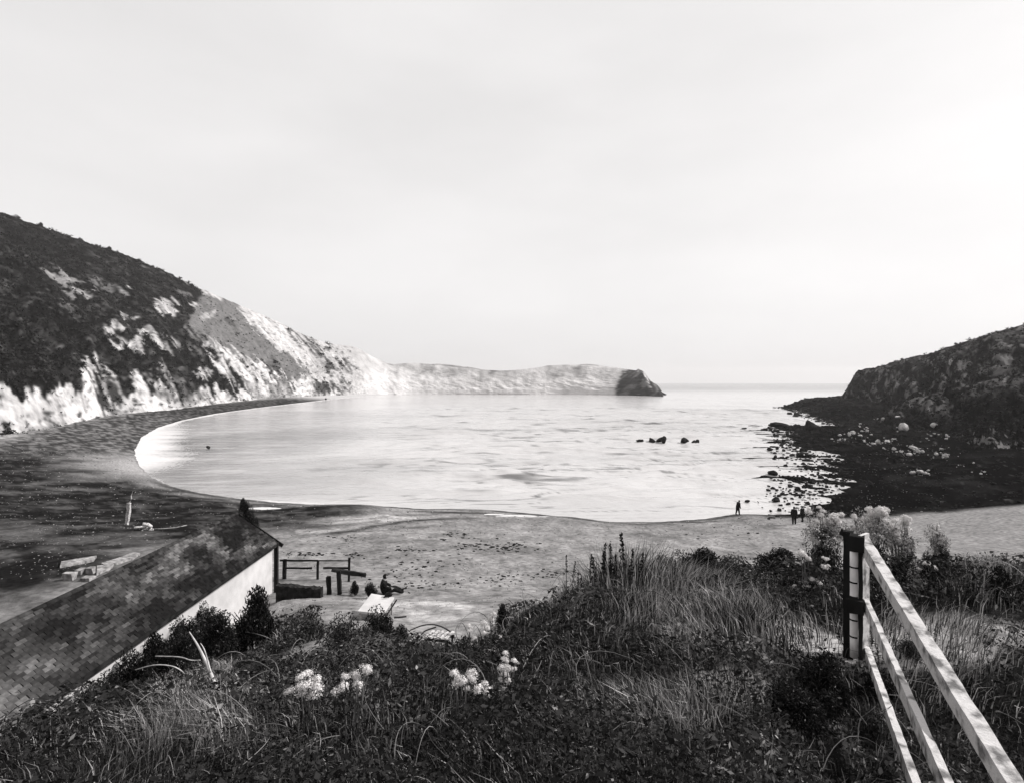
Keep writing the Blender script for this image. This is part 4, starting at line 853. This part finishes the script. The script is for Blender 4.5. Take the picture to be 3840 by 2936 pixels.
def blades(name, B_, H_, W_, lean, tone_, mt, lab, cat, curve=1.0, seed=0):
    rg = np.random.default_rng(seed); n = len(B_); a = rg.uniform(0, 2 * np.pi, n); s_ = np.stack([np.cos(a), np.sin(a), 0 * a], 1) * W_[:, None] / 2
    up = np.array([0, 0, 1.0]); m1 = B_ + lean * H_[:, None] * .28 + up * H_[:, None] * .55; tip = B_ + lean * H_[:, None] * curve + up * (H_ * np.clip(1.02 - .35 * np.linalg.norm(lean, axis=1) * curve, .3, 1))[:, None]
    V = np.stack([B_ - s_, B_ + s_, m1 + s_ * .75, m1 - s_ * .75, tip], 1).reshape(-1, 3); i = np.arange(n)[:, None] * 5
    me_ = np_mesh(name, V, [i + np.array([[0, 1, 2, 3]]), i + np.array([[3, 2, 4]])], False, np.repeat(tone_, 5))
    return tag(link(name, me_, mat=mt), lab, cat, kind='stuff')
def pxof(X, Y, Z): return CX + F * X / Y, HY - F * (Z - CAMZ) / Y
def scatter(n, r0, r1, a0=-52, a1=52, seed=0):
    rg = np.random.default_rng(seed); r = r0 * (r1 / r0) ** rg.random(n); a = np.radians(rg.uniform(a0, a1, n)); X = r * np.sin(a); Y = r * np.cos(a); return X, Y, zland(X, Y), rg
def clearmask(X, Y):
    c = (X < -10.5) & (Y > 10.5)                                            # cottage
    c |= inpoly(X, Y, [(-5.6, 12.5), (-3.6, 11.0), (-1.2, 11.5), (-0.6, 15), (-.4, 26), (-9.8, 26), (-9.8, 22.6), (-6.5, 20.5), (-6.3, 17)])      # path and landing
    return c
# ground cover: bramble and ivy leaves
X, Y, Z, rg = scatter(260000, 1.5, 23, seed=401); px_, py_ = pxof(X, Y, Z)
nz_ = fbm(X / .9, Y / .9, 410, 4); nl_ = fbm(X / .35, Y / .35, 411, 3)
bare_ = blob(X, Y, [(3.0, 5.9, .55, .5, 1), (4.1, 5.8, .6, .55, 1), (4.6, 6.3, .8, .5, .9)])
keep = ~clearmask(X, Y) & (rg.random(len(X)) > bare_ * .9); X, Y, Z, nz_, nl_, px_, py_ = [q[keep] for q in (X, Y, Z, nz_, nl_, px_, py_)]; n = len(X)
hgt = rg.random(n) ** .7 * (0.04 + .34 * sstep(.4, .75, nz_)) * (1 - .75 * blob(X, Y, [(2.9, 4.2, .8, 1.6, 1), (3.6, 5.6, 1.2, .6, 1), (2.2, 2.6, .7, 1.2, 1), (2.4, 3.4, .8, 1, 1)])); P_ = np.stack([X, Y, Z + hgt], 1)
u = rg.normal(size=(n, 3)); u[:, 2] *= .6; u /= np.linalg.norm(u, axis=1, keepdims=True); w = np.cross(u, rg.normal(size=(n, 3))); w /= np.linalg.norm(w, axis=1, keepdims=True)
L_ = (rg.uniform(.003, .010, n) * rg.choice([1, 1, 1, 1.8], n) * (1 + Y / 3.6))[:, None]; W_ = L_ * rg.uniform(.35, .6, (n, 1))
lightness = sstep(.5, .72, nl_) * .5 + sstep(1400, 1000, px_) * .4 * sstep(.45, .6, nl_) + sstep(2500, 2750, px_) * .35 * sstep(.45, .6, nl_)
patch = sstep(.48, .68, fbm(X / 1.5, Y / 1.5, 415, 4)); tn_ = rg.uniform(.009, .030, n) * (1 + 4.5 * patch * rg.random(n) ** 2) + (rg.random(n) < .45 * lightness * (.3 + patch)) * rg.uniform(.05, .24, n)
V = np.stack([P_ - u * L_, P_ + w * W_, P_ + u * L_, P_ - w * W_], 1).reshape(-1, 3)
me = np_mesh('ground_cover', V, [np.arange(n * 4).reshape(n, 4)], False, np.repeat(tn_, 4)); tag(link('ground_cover', me, mat=M_LEAF), 'tangle of dark bramble and ivy leaves covering the bank', 'ground cover', kind='stuff')
# grass: short turf everywhere, pale tall swathes on the right of centre and at the lower left
X, Y, Z, rg = scatter(290000, 1.6, 22, seed=420); px_, py_ = pxof(X, Y, Z); na_ = fbm(X / .8, Y / .8, 421, 4)
tall = np.zeros(len(X))
for cx_, cy_, rx_, ry_, v_ in ((2330, 2215, 170, 60, 1), (2520, 2230, 150, 60, .9), (2650, 2260, 170, 80, .7), (2480, 2330, 200, 70, .6), (2780, 2300, 160, 70, .5), (2150, 2260, 90, 50, .6), (2620, 2450, 200, 80, .45), (800, 2560, 130, 90, .7), (620, 2620, 130, 100, .5), (1120, 2420, 160, 80, .3), (3300, 2370, 200, 60, .35), (2900, 2400, 200, 70, .35), (3680, 2200, 150, 80, .5), (700, 2800, 300, 120, .5), (2500, 2750, 300, 120, .35), (3560, 2500, 200, 200, .3)):
    tall = np.maximum(tall, v_ * sstep(1.3, .4, np.sqrt(((px_ - cx_) / rx_) ** 2 + ((py_ - cy_) / ry_) ** 2)))
keep = ~clearmask(X, Y) & (rg.random(len(X)) < .20 + 1.0 * tall + .12 * sstep(.5, .7, na_)); X, Y, Z, na_, tall = [q[keep] for q in (X, Y, Z, na_, tall)]; n = len(X)
H_ = (.08 + .18 * rg.random(n) + .46 * tall * rg.random(n) ** .8) * (.7 + .6 * na_); W_ = (.0014 + .0010 * Y) * rg.uniform(.5, 1.7, n)
wind = np.stack([np.cos(fbm(X / 1.1, Y / 1.1, 430, 3) * 9), np.sin(fbm(X / 1.1, Y / 1.1, 430, 3) * 9), 0 * X], 1); lean = wind * rg.uniform(.1, .7, n)[:, None] + rg.normal(0, .18, (n, 3)) * np.array([1, 1, 0])
tn_ = np.where(rg.random(n) < .26 + .7 * tall * sstep(.3, .55, na_), rg.uniform(.14, .5, n), rg.uniform(.012, .085, n))
blades('grass', np.stack([X, Y, Z - .02], 1), H_, W_, lean, tn_, M_GRASS, 'pale dry grass mixed through the dark bank vegetation', 'grass', seed=5)

# arching bramble canes and fallen stems through the vegetation
X, Y, Z, rg = scatter(1100, 2.2, 20, seed=450); keep = ~clearmask(X, Y); X, Y, Z = X[keep], Y[keep], Z[keep]; px_, py_ = pxof(X, Y, Z); n = len(X); NS = 9
ln_ = rg.uniform(.2, 1.0, n) ** 1.4 * (.45 + .05 * Y); a_ = np.where(rg.random(n) < .6, rg.normal(2.6, .8, n), rg.uniform(0, 6.28, n)); tw_ = rg.normal(0, 1.0, n); ht_ = ln_ * rg.uniform(.08, .45, n); Vs = []
for k in range(NS):
    f_ = k / (NS - 1); q = np.stack([X + np.cos(a_ + tw_ * f_) * ln_ * f_, Y + np.sin(a_ + tw_ * f_) * ln_ * f_, Z + .08 + ht_ * 4 * f_ * (1.05 - f_) * .9], 1); w_ = (.0007 + .0006 * Y) * (1.2 - .9 * f_)
    o1 = np.stack([-np.sin(a_) * w_, np.cos(a_) * w_, 0 * w_], 1); o2 = np.stack([0 * w_, 0 * w_, w_ * 1.4], 1); Vs.append(np.stack([q - o1, q + o1, q + o2], 1))
V = np.stack(Vs, 1).reshape(-1, 3); i0 = (np.arange(n)[:, None] * NS + np.arange(NS - 1)[None]).reshape(-1, 1) * 3
Fq = [np.concatenate([i0 + np.array([[a, b, b + 3, a + 3]]) for a, b in ((0, 1), (1, 2), (2, 0))])]
tn_ = np.where(rg.random(n) < .5, rg.uniform(.06, .3, n), rg.uniform(.01, .03, n)); me = np_mesh('bramble_tangle', V, Fq, False, np.repeat(tn_, NS * 3)); tag(link('bramble_tangle', me, mat=M_GRASS), 'thin arching bramble canes and fallen stems tangled over the bank', 'brambles', kind='stuff')

# tall separate tufts standing on the brow
for i, (x, y, wd_, h0, nb_, lab) in enumerate(((2330, 2225, 150, .85, 1000, 'tallest dense grass tuft on the brow, among the dark dock spikes'), (2520, 2225, 80, .62, 600, 'tall grass tuft on the brow right of the dock spikes'),
        (2160, 2225, 70, .55, 420, 'thin tall grass tuft on the brow left of the dock spikes'), (2650, 2250, 60, .5, 600, 'pale leaning grass tuft farther right on the brow'), (2420, 2320, 120, .5, 900, 'pale swirling grass tuft below the tallest one'), (2780, 2330, 90, .38, 900, 'short pale grass tuft left of the bare patch'))):
    c_ = on_ground(x, y, 4, 14); k = c_.y / F; rg = np.random.default_rng(500 + i); X = c_.x + rg.normal(0, wd_ * k * .5, nb_); Y = c_.y + rg.normal(0, .28, nb_); Z = zland(X, Y)
    H_ = h0 * rg.uniform(.2, 1.0, nb_) ** .9; fan = np.clip((X - c_.x) / (wd_ * k), -1, 1); lean = np.stack([.35 * fan + rg.normal(.05, .16, nb_), rg.normal(0, .14, nb_), 0 * X], 1)
    o = blades('grass_tuft', np.stack([X - c_.x, Y - c_.y, Z - c_.z - .02], 1), H_, .0105 * rg.uniform(.5, 1.4, nb_), lean, np.where(rg.random(nb_) < .38, rg.uniform(.14, .5, nb_), rg.uniform(.006, .025, nb_)), M_GRASS, lab, 'grass tuft', seed=600 + i); o.location = c_; del o['kind']; o['group'] = 'tall grass tufts on the brow'
# tall dark dock spikes in the grass
def spike(seed, n=70):
    rg = random.Random(seed); m = MB(); m.tube([(0, 0, -.1), (.01, 0, .5), (.03, .01, 1.0)], [.012, .009, .004], 5); st = m.mesh('stem'); st.materials.append(M_TWIG)
    m = MB()
    for i in range(n):
        z = rg.uniform(.4, 1.0); a = rg.uniform(0, 6.28); r = (.07 * (1.05 - z) + .012) * rg.uniform(.4, 1.2); c = Vector((.03 * z + math.cos(a) * r, math.sin(a) * r, z)); s_ = rg.uniform(.008, .02)
        m.add([c + Vector((-s_, 0, -s_)), c + Vector((s_, 0, -s_)), c + Vector((0, s_, s_)), c + Vector((0, -s_, s_))], [(0, 1, 2), (1, 0, 3), (0, 2, 3), (1, 3, 2)])
    sd = m.mesh('seed_head'); sd.materials.append(M_CLOTH); return st, sd
SPK = [spike(i) for i in range(3)]
for i, (x, y0, y1) in enumerate(((2232, 2085, 2230), (2238, 2140, 2240), (2252, 2030, 2200), (2268, 2060, 2210), (2300, 2040, 2220), (2318, 2075, 2230), (2345, 1995, 2215), (2362, 2050, 2225), (2395, 2070, 2225), (2215, 2075, 2200), (2165, 2140, 2220), (2525, 2100, 2200), (2282, 2100, 2240), (2330, 2110, 2240), (2125, 2080, 2190), (2145, 2100, 2210))):
    a = wp(x, y1, 7.6 + random.uniform(-.4, .4)); h_ = (y1 - y0) / F * a.y; r = empty('dock_plant', (a.x, a.y, a.z), random.uniform(0, 6))
    r.rotation_euler = (random.uniform(-.12, .12), random.uniform(-.15, .1), random.uniform(0, 6)); r.scale = (h_, h_, h_)
    tag(r, 'dark upright dock seed spike standing in the tall pale grass', 'plant', 'dock spikes in the tall grass'); link('stem', SPK[i % 3][0], r); link('seed_head', SPK[i % 3][1], r)

# dry stalks at lower left and bramble arches
def stalk(name, pts, Y, r, mt, lab, cat, grp=None, n=14):
    P3 = [wp(x, y, Y + dy) for (x, y, dy) in pts]; q = catmull(np.array([tuple(p) for p in P3]), np.linspace(0, len(P3) - 1, n)); m = MB(); m.tube(q, list(np.linspace(r[0], r[1], n)), 6)
    return tag(m.build(name, mt, smooth=True), lab, cat, grp)
stalk('dry_stalk', [(822, 2604, 0), (775, 2490, .05), (745, 2425, .1), (710, 2368, .2)], 5.6, (.022, .005), M_STALK, 'thick pale leaning stalk among the lower left grass', 'stalk', 'dry stalks at the lower left')
stalk('dry_stalk', [(790, 2520, 0), (768, 2440, .05), (752, 2410, .1)], 5.5, (.009, .003), M_STALK, 'short pale stalk branching beside the thick leaning stalk', 'stalk', 'dry stalks at the lower left')
stalk('dry_stalk', [(752, 2474, 0), (715, 2474, 0), (672, 2462, .05), (583, 2459, .1)], 5.6, (.005, .005), M_STALK, 'upper pale arching stalk reaching left over the grass', 'stalk', 'dry stalks at the lower left')
stalk('dry_stalk', [(705, 2560, 0), (692, 2525, 0), (650, 2498, .0), (580, 2492, .05), (508, 2510, .1)], 5.5, (.006, .005), M_STALK, 'lower pale arching stalk curving left and down', 'stalk', 'dry stalks at the lower left')
stalk('bramble_stem', [(1538, 2362, 0), (1580, 2345, .1), (1622, 2340, .2), (1660, 2350, .2), (1690, 2368, .2)], 14, (.014, .02), M_TWIG, 'long dark bramble stem arching over the slatted step', 'bramble', 'bramble stems over the step')
stalk('bramble_stem', [(1580, 2378, 0), (1595, 2364, .1), (1635, 2350, .1)], 14, (.016, .02), M_TWIG, 'short dark bramble stem joining the long arch', 'bramble', 'bramble stems over the step')
stalk('stick', [(1478, 2314, 0), (1500, 2313, 0), (1524, 2310, 0)], 17, (.03, .025), M_TWIG, 'thin dark stick lying right of the domed bush', 'stick')

# white flowering plants
def flower_head(seed, dome=1.0, n=260):
    rg = np.random.default_rng(seed); d = rg.normal(size=(n, 3)); d[:, 2] = np.abs(d[:, 2]) * 1.0 - .25; d /= np.linalg.norm(d, axis=1, keepdims=True)
    k = 7; kc = rg.normal(size=(k, 3)); kc[:, 2] = np.abs(kc[:, 2]); kc /= np.linalg.norm(kc, axis=1, keepdims=True); P_ = kc[rg.integers(0, k, n)] * .5 + d * rg.uniform(.3, .62, (n, 1)); P_[:, 2] *= dome
    u = np.cross(d, rg.normal(size=(n, 3))); u /= np.linalg.norm(u, axis=1, keepdims=True); w = np.cross(d, u); L_ = rg.uniform(.07, .14, (n, 1))
    V = np.stack([P_ - u * L_, P_ + w * L_ * .8 + d * .05, P_ + u * L_, P_ - w * L_ * .8 + d * .05], 1).reshape(-1, 3); me_ = np_mesh('flower_head', V, [np.arange(n * 4).reshape(n, 4)]); me_.materials.append(M_PETAL); return me_
FH = [flower_head(i) for i in range(4)]
PALEF = [leaf_cloud('foliage', 2600, 330 + i, bright=.3, lo=.14, hi=.5, size=(.025, .06), clumps=30, hemi=False) for i in range(2)]
LEAFM = leaf_cloud('leaf', 60, 77, clumps=8, size=(.10, .2), bright=.1, lo=.01, hi=.05)
def flowering(lab, Y, base, heads, grp, leafsz=.12):
    b_ = wp(base[0], base[1], Y); b_.z = min(b_.z, zl(b_.x, b_.y) + .05)
    r = empty('flowering_plant', b_); tag(r, lab, 'plant', grp); inv = Matrix.Translation(-b_)
    for i, (x, y, rad) in enumerate(heads):
        p = wp(x, y, Y + random.uniform(-.06, .06)); k = Y / F; o = link('flower_head', FH[(i + int(x)) % 4], r); o.location = p - b_; o.scale = [rad * k * random.uniform(1.05, 1.3)] * 3; o.rotation_euler = (random.uniform(-.5, .3), random.uniform(-.2, .5), random.uniform(0, 6))
        m = MB(); mid = b_.lerp(p, .55) + Vector((random.uniform(-.03, .03), random.uniform(-.03, .03), 0)); m.tube([b_ + Vector((random.uniform(-.03, .03), 0, 0)), mid, p], [.006, .005, .003], 5); m.build('stem', M_STEM, r, inv=inv)
    if grp == G3 and Y > 7.5:
        hx = [q[0] for q in heads]; hy = [q[1] for q in heads]; k = Y / F; o = link('foliage', PALEF[int(base[0]) % 2], r); o.location = wp(np.mean(hx), np.mean(hy) + 25, Y) - b_; o.scale = ((max(hx) - min(hx)) * k * .55, .3, (max(hy) - min(hy)) * k * .6 + .1); o = link('foliage', MIDF[int(base[0]) % 3], r); o.location = Vector((0, 0, 0)); o.scale = ((max(hx) - min(hx)) * k * .5, .35, wp(0, np.mean(hy) + 20, Y).z - b_.z)
    for j in range(3):
        o = link('leaf', LEAFM, r); o.location = Vector((random.uniform(-.05, .05), random.uniform(-.05, .05), (.15 + .25 * j) * (wp(0, heads[0][1], Y).z - b_.z))); o.scale = [leafsz] * 3; o.rotation_euler = (0, 0, j * 2)
G1 = 'white flowering plants at the bottom'; G3 = 'white flowering shrubs by the hand-rail'
flowering('full white flower cluster left of the five rounded heads at the bottom', 3.9, (1150, 2800), [(1128, 2548, 22), (1155, 2536, 24), (1185, 2556, 24), (1150, 2575, 26), (1190, 2585, 24), (1128, 2575, 18), (1090, 2598, 22), (1175, 2610, 26), (1140, 2605, 24)], G1)
flowering('five rounded white flower heads in a loose rising line', 3.9, (1310, 2800), [(1294, 2541, 18), (1340, 2532, 18), (1368, 2512, 22), (1382, 2522, 16), (1291, 2580, 24), (1343, 2582, 22), (1260, 2600, 20), (1338, 2545, 14)], G1)
flowering('lumpy white flower cluster left of the tall white spike', 4.0, (1740, 2820), [(1708, 2535, 20), (1725, 2550, 20), (1745, 2560, 18), (1770, 2530, 22), (1712, 2575, 20), (1770, 2548, 20), (1815, 2570, 18), (1800, 2590, 22), (1835, 2600, 22), (1750, 2582, 12)], G1)
flowering('tall narrow white flower spike at bottom centre', 4.2, (1895, 2800), [(1896, 2455, 15), (1890, 2478, 18), (1930, 2485, 15), (1886, 2510, 20), (1902, 2512, 16), (1895, 2540, 18), (1880, 2555, 14), (1905, 2560, 14), (1910, 2580, 14), (1885, 2585, 14), (1925, 2510, 12)], G1)
G2 = 'pale flower spikes on the dark bush at the centre'
for (lab, hs) in (('pale curved flower spike edging the dark bush against the shingle', [(1848, 2308, 12), (1838, 2325, 12), (1815, 2340, 13), (1822, 2360, 15), (1820, 2378, 13)]), ('pale double flower spike at the left end of the dark bush', [(1758, 2352, 12), (1762, 2368, 11), (1778, 2400, 12), (1768, 2418, 10)]),
                  ('small pale flower spike below the dark pointed bush', [(1875, 2390, 11), (1868, 2405, 8), (1872, 2415, 8)]), ('faint grey flower tuft between the spikes and the tall white spike', [(1830, 2445, 13), (1850, 2440, 11), (1820, 2460, 9)])):
    flowering(lab, 6.0, (hs[0][0], 2560), hs, G2)
G3 = 'white flowering shrubs by the hand-rail'
rnd = random.Random(5)
def cloudheads(cx_, cy_, rx_, ry_, n, r0): return [(rnd.gauss(cx_, rx_), rnd.gauss(cy_, ry_), 1.25 * r0 * rnd.uniform(.6, 1.3)) for _ in range(int(n * 1.4))]
flowering('white flowering shrub left of the dark post with many small heads', 8.4, (3080, 2190), cloudheads(3070, 1965, 32, 32, 16, 11) + cloudheads(3120, 1950, 14, 16, 4, 12) + cloudheads(3130, 2020, 30, 14, 5, 9) + [(3130, 1938, 14), (3135, 1955, 15), (3070, 1905, 10), (3085, 1920, 11)], G3, .3)
flowering('white flowering shrub directly behind the top of the post', 8.6, (3260, 2190), cloudheads(3250, 1985, 22, 14, 8, 13) + cloudheads(3280, 2000, 20, 14, 6, 13) + cloudheads(3290, 1935, 22, 16, 9, 12) + cloudheads(3310, 1925, 14, 14, 5, 12) + cloudheads(3220, 1940, 22, 12, 4, 9), G3, .3)
flowering('white flowering shrub right of the post leaning over the top rail', 8.6, (3380, 2200), cloudheads(3345, 1975, 22, 14, 8, 13) + cloudheads(3370, 2000, 22, 14, 7, 14) + cloudheads(3385, 2035, 18, 14, 5, 12) + cloudheads(3395, 1955, 14, 8, 3, 12) + cloudheads(3340, 2045, 14, 5, 3, 10) + cloudheads(3390, 2055, 18, 10, 5, 9), G3, .3)
flowering('low pale flowering clump left of the rail fence', 7.4, (3030, 2300), cloudheads(3020, 2085, 14, 12, 6, 9) + cloudheads(3085, 2110, 16, 16, 6, 8) + cloudheads(3030, 2190, 28, 12, 7, 8), G3, .25)
flowering('sparse pale flowers right of the top rail near the picture edge', 7.6, (3500, 2280), cloudheads(3500, 2130, 25, 20, 5, 9) + cloudheads(3440, 2210, 20, 12, 4, 8) + [(3480, 2118, 12)], G3, .25)
flowering('pale feathery plant beyond the rail at the right', 8.4, (3520, 2170), cloudheads(3515, 1985, 8, 14, 5, 7) + cloudheads(3530, 2020, 8, 12, 4, 7), G3, .25)

# ------------------------------------------------------------------ people
def person(loc, joints, edges, hgt, rz, lab, coat=None):
    me = bpy.data.meshes.new('person'); names = list(joints); me.from_pydata([joints[k][0] for k in names], [(names.index(a), names.index(b)) for a, b in edges], [])
    o = bpy.data.objects.new('person_tmp', me); COL.objects.link(o); md = o.modifiers.new('s', 'SKIN'); sv = me.skin_vertices[0].data
    for i, k in enumerate(names): r = joints[k][1]; sv[i].radius = tuple(q * (1.1 if k in ('head', 'crown', 'neck') or k.startswith(('hand', 'to')) else 1.55) for q in (r if isinstance(r, tuple) else (r, r))); sv[i].use_root = (k == 'pelvis')
    o.modifiers.new('d', 'SUBSURF').levels = 2; o.modifiers['d'].render_levels = 2
    bpy.context.view_layer.update(); dg = bpy.context.evaluated_depsgraph_get(); m2 = bpy.data.meshes.new_from_object(o.evaluated_get(dg)); m2.name = 'person'
    bpy.data.objects.remove(o); m2.materials.clear(); m2.materials.append(M_CLOTH); m2.materials.append(M_SKIN)
    hd = Vector(joints['head'][0]); hands = [Vector(joints[k][0]) for k in names if k.startswith('hand')]
    for p_ in m2.polygons:
        p_.use_smooth = True; c = p_.center
        if (c - hd).length < .17 or any((c - h).length < .07 for h in hands): p_.material_index = 1
    r = link('person', m2); r.location = loc; r.rotation_euler = (0, 0, rz); r.scale = (hgt,) * 3; tag(r, lab, 'person', 'people on the beach')
    bm = bmesh.new(); bmesh.ops.create_icosphere(bm, subdivisions=3, radius=1); back_ = (hd - Vector(joints['neck'][0])).normalized()
    for v_ in bm.verts: v_.co = Vector((v_.co.x * .098, v_.co.y * .115 - .018, v_.co.z * .125 + .022)) + hd
    bmesh.ops.delete(bm, geom=[v_ for v_ in bm.verts if v_.co.y > hd.y + .045 and v_.co.z < hd.z + .07], context='VERTS'); mh = bpy.data.meshes.new('hair'); bm.to_mesh(mh); bm.free(); link('hair', mh, r, M_HAIR)
    bm = bmesh.new(); bmesh.ops.create_icosphere(bm, subdivisions=2, radius=.022)
    for v_ in bm.verts: v_.co = Vector((v_.co.x * .7, v_.co.y, v_.co.z * 1.3)) + hd + Vector((0, .105, -.01))
    mh = bpy.data.meshes.new('nose'); bm.to_mesh(mh); bm.free(); link('nose', mh, r, M_SKIN); return r
E_STAND = [('pelvis', 'belly'), ('belly', 'chest'), ('chest', 'neck'), ('neck', 'head'), ('head', 'crown'), ('chest', 'shl'), ('shl', 'ell'), ('ell', 'wrl'), ('wrl', 'handl'), ('chest', 'shr'), ('shr', 'elr'), ('elr', 'wrr'), ('wrr', 'handr'),
           ('pelvis', 'hipl'), ('hipl', 'knl'), ('knl', 'anl'), ('anl', 'tol'), ('pelvis', 'hipr'), ('hipr', 'knr'), ('knr', 'anr'), ('anr', 'tor')]
def stand(bend=0.0, stride=0.0, arm=0.0):
    c, s_ = math.cos(bend), math.sin(bend)
    def B(x, y, z): dz = z - .95; return (x, y * c + dz * s_, .95 + dz * c - y * s_)
    J = {'pelvis': ((0, 0, .95), (.15, .12)), 'belly': (B(0, 0, 1.12), (.15, .115)), 'chest': (B(0, 0, 1.34), (.175, .125)), 'neck': (B(0, .01, 1.50), .06), 'head': (B(0, .03, 1.62), (.085, .1)), 'crown': (B(0, .03, 1.70), .065)}
    for n_, sg in (('l', -1), ('r', 1)):
        J['sh' + n_] = (B(sg * .19, 0, 1.42), .07); J['el' + n_] = (B(sg * .25, .02 + arm * .1, 1.15), .05); J['wr' + n_] = (B(sg * .25, .10 + arm * .2, .93), .036); J['hand' + n_] = (B(sg * .25, .14 + arm * .22, .85), .038)
        J['hip' + n_] = ((sg * .10, 0, .88), .105); J['kn' + n_] = ((sg * .11, .03 + sg * stride * .5, .49), .068); J['an' + n_] = ((sg * .11, sg * stride, .08), .048); J['to' + n_] = ((sg * .12, .17 + sg * stride, .04), .042)
    return J
def foot(x, y, z0=.8):
    for _ in range(6): p = wz(x, y, z0); z0 = zl(p.x, p.y)
    return Vector((p.x, p.y, z0))
person(foot(2766, 1930), stand(.30, .16, .6), E_STAND, .94, math.radians(-80), 'lone person in dark clothes stooping at the water edge')
person(foot(2978, 1966), stand(.06, .05), E_STAND, .98, math.radians(-20), 'taller person in dark clothes, left of the pair by the rocks')
person(foot(3010, 1956), stand(.10, .12), E_STAND, .90, math.radians(25), 'person in dark clothes, right of the pair by the rocks')
SIT = {'pelvis': ((0, 0, .14), (.17, .14)), 'belly': ((0, -.03, .32), (.16, .13)), 'chest': ((0, .0, .54), (.185, .135)), 'neck': ((0, .06, .70), .06), 'head': ((0, .10, .82), (.085, .1)), 'crown': ((0, .10, .90), .065)}
for n_, sg in (('l', -1), ('r', 1)):
    SIT['sh' + n_] = ((sg * .19, .0, .62), .075); SIT['el' + n_] = ((sg * .26, .12, .40), .055); SIT['wr' + n_] = ((sg * .20, .32, .34), .038); SIT['hand' + n_] = ((sg * .17, .40, .34), .038)
    SIT['hip' + n_] = ((sg * .10, .06, .12), .11); SIT['kn' + n_] = ((sg * .13, .50, .26), .075); SIT['an' + n_] = ((sg * .14, .88, .08), .05); SIT['to' + n_] = ((sg * .15, .94, .17), .045)
person(foot(1438, 2226, 5.4), SIT, E_STAND, .98, math.radians(-80), 'person in dark clothes sitting on the shingle behind the white table')

# labels by place for things that only their place tells apart
ORD = 'first second third fourth fifth sixth seventh eighth ninth tenth eleventh twelfth thirteenth fourteenth fifteenth sixteenth seventeenth eighteenth nineteenth twentieth'.split()
ORD += ['twenty ' + w for w in ORD[:9]] + ['thirtieth'] + ['thirty ' + w for w in ORD[:9]]
for gname, text in (('dock spikes in the tall grass', 'dark upright dock seed spike, {} from the left in the tall grass'), ('bushes on the hill skyline', 'small dark thorn bush, {} from the left on the hill skyline'),
                    ('pale boulders below the right slope', 'pale limestone boulder, {} from the left below the right slope')):
    ob = [o for o in COL.objects if o.parent is None and o.get('group') == gname]; ob.sort(key=lambda o: o.location.x / o.location.y)
    for i, o in enumerate(ob):
        if gname.startswith('pale') and 'limestone' not in o['label']: continue
        o['label'] = text.format(ORD[i])

# ------------------------------------------------------------------ haze
m = MB(); m.box((0, 3300, 82.5), (14200, 7200, 179)); hm = bpy.data.materials.new('haze_air'); hm.use_nodes = True; t = hm.node_tree
t.nodes.remove(t.nodes['Principled BSDF']); pv = t.nodes.new('ShaderNodeVolumePrincipled'); pv.inputs['Density'].default_value = 0.00011; pv.inputs['Color'].default_value = g(0.97); pv.inputs['Anisotropy'].default_value = 0.2
t.links.new(pv.outputs[0], t.nodes['Material Output'].inputs['Volume']); tag(m.build('haze', hm), kind='stuff')
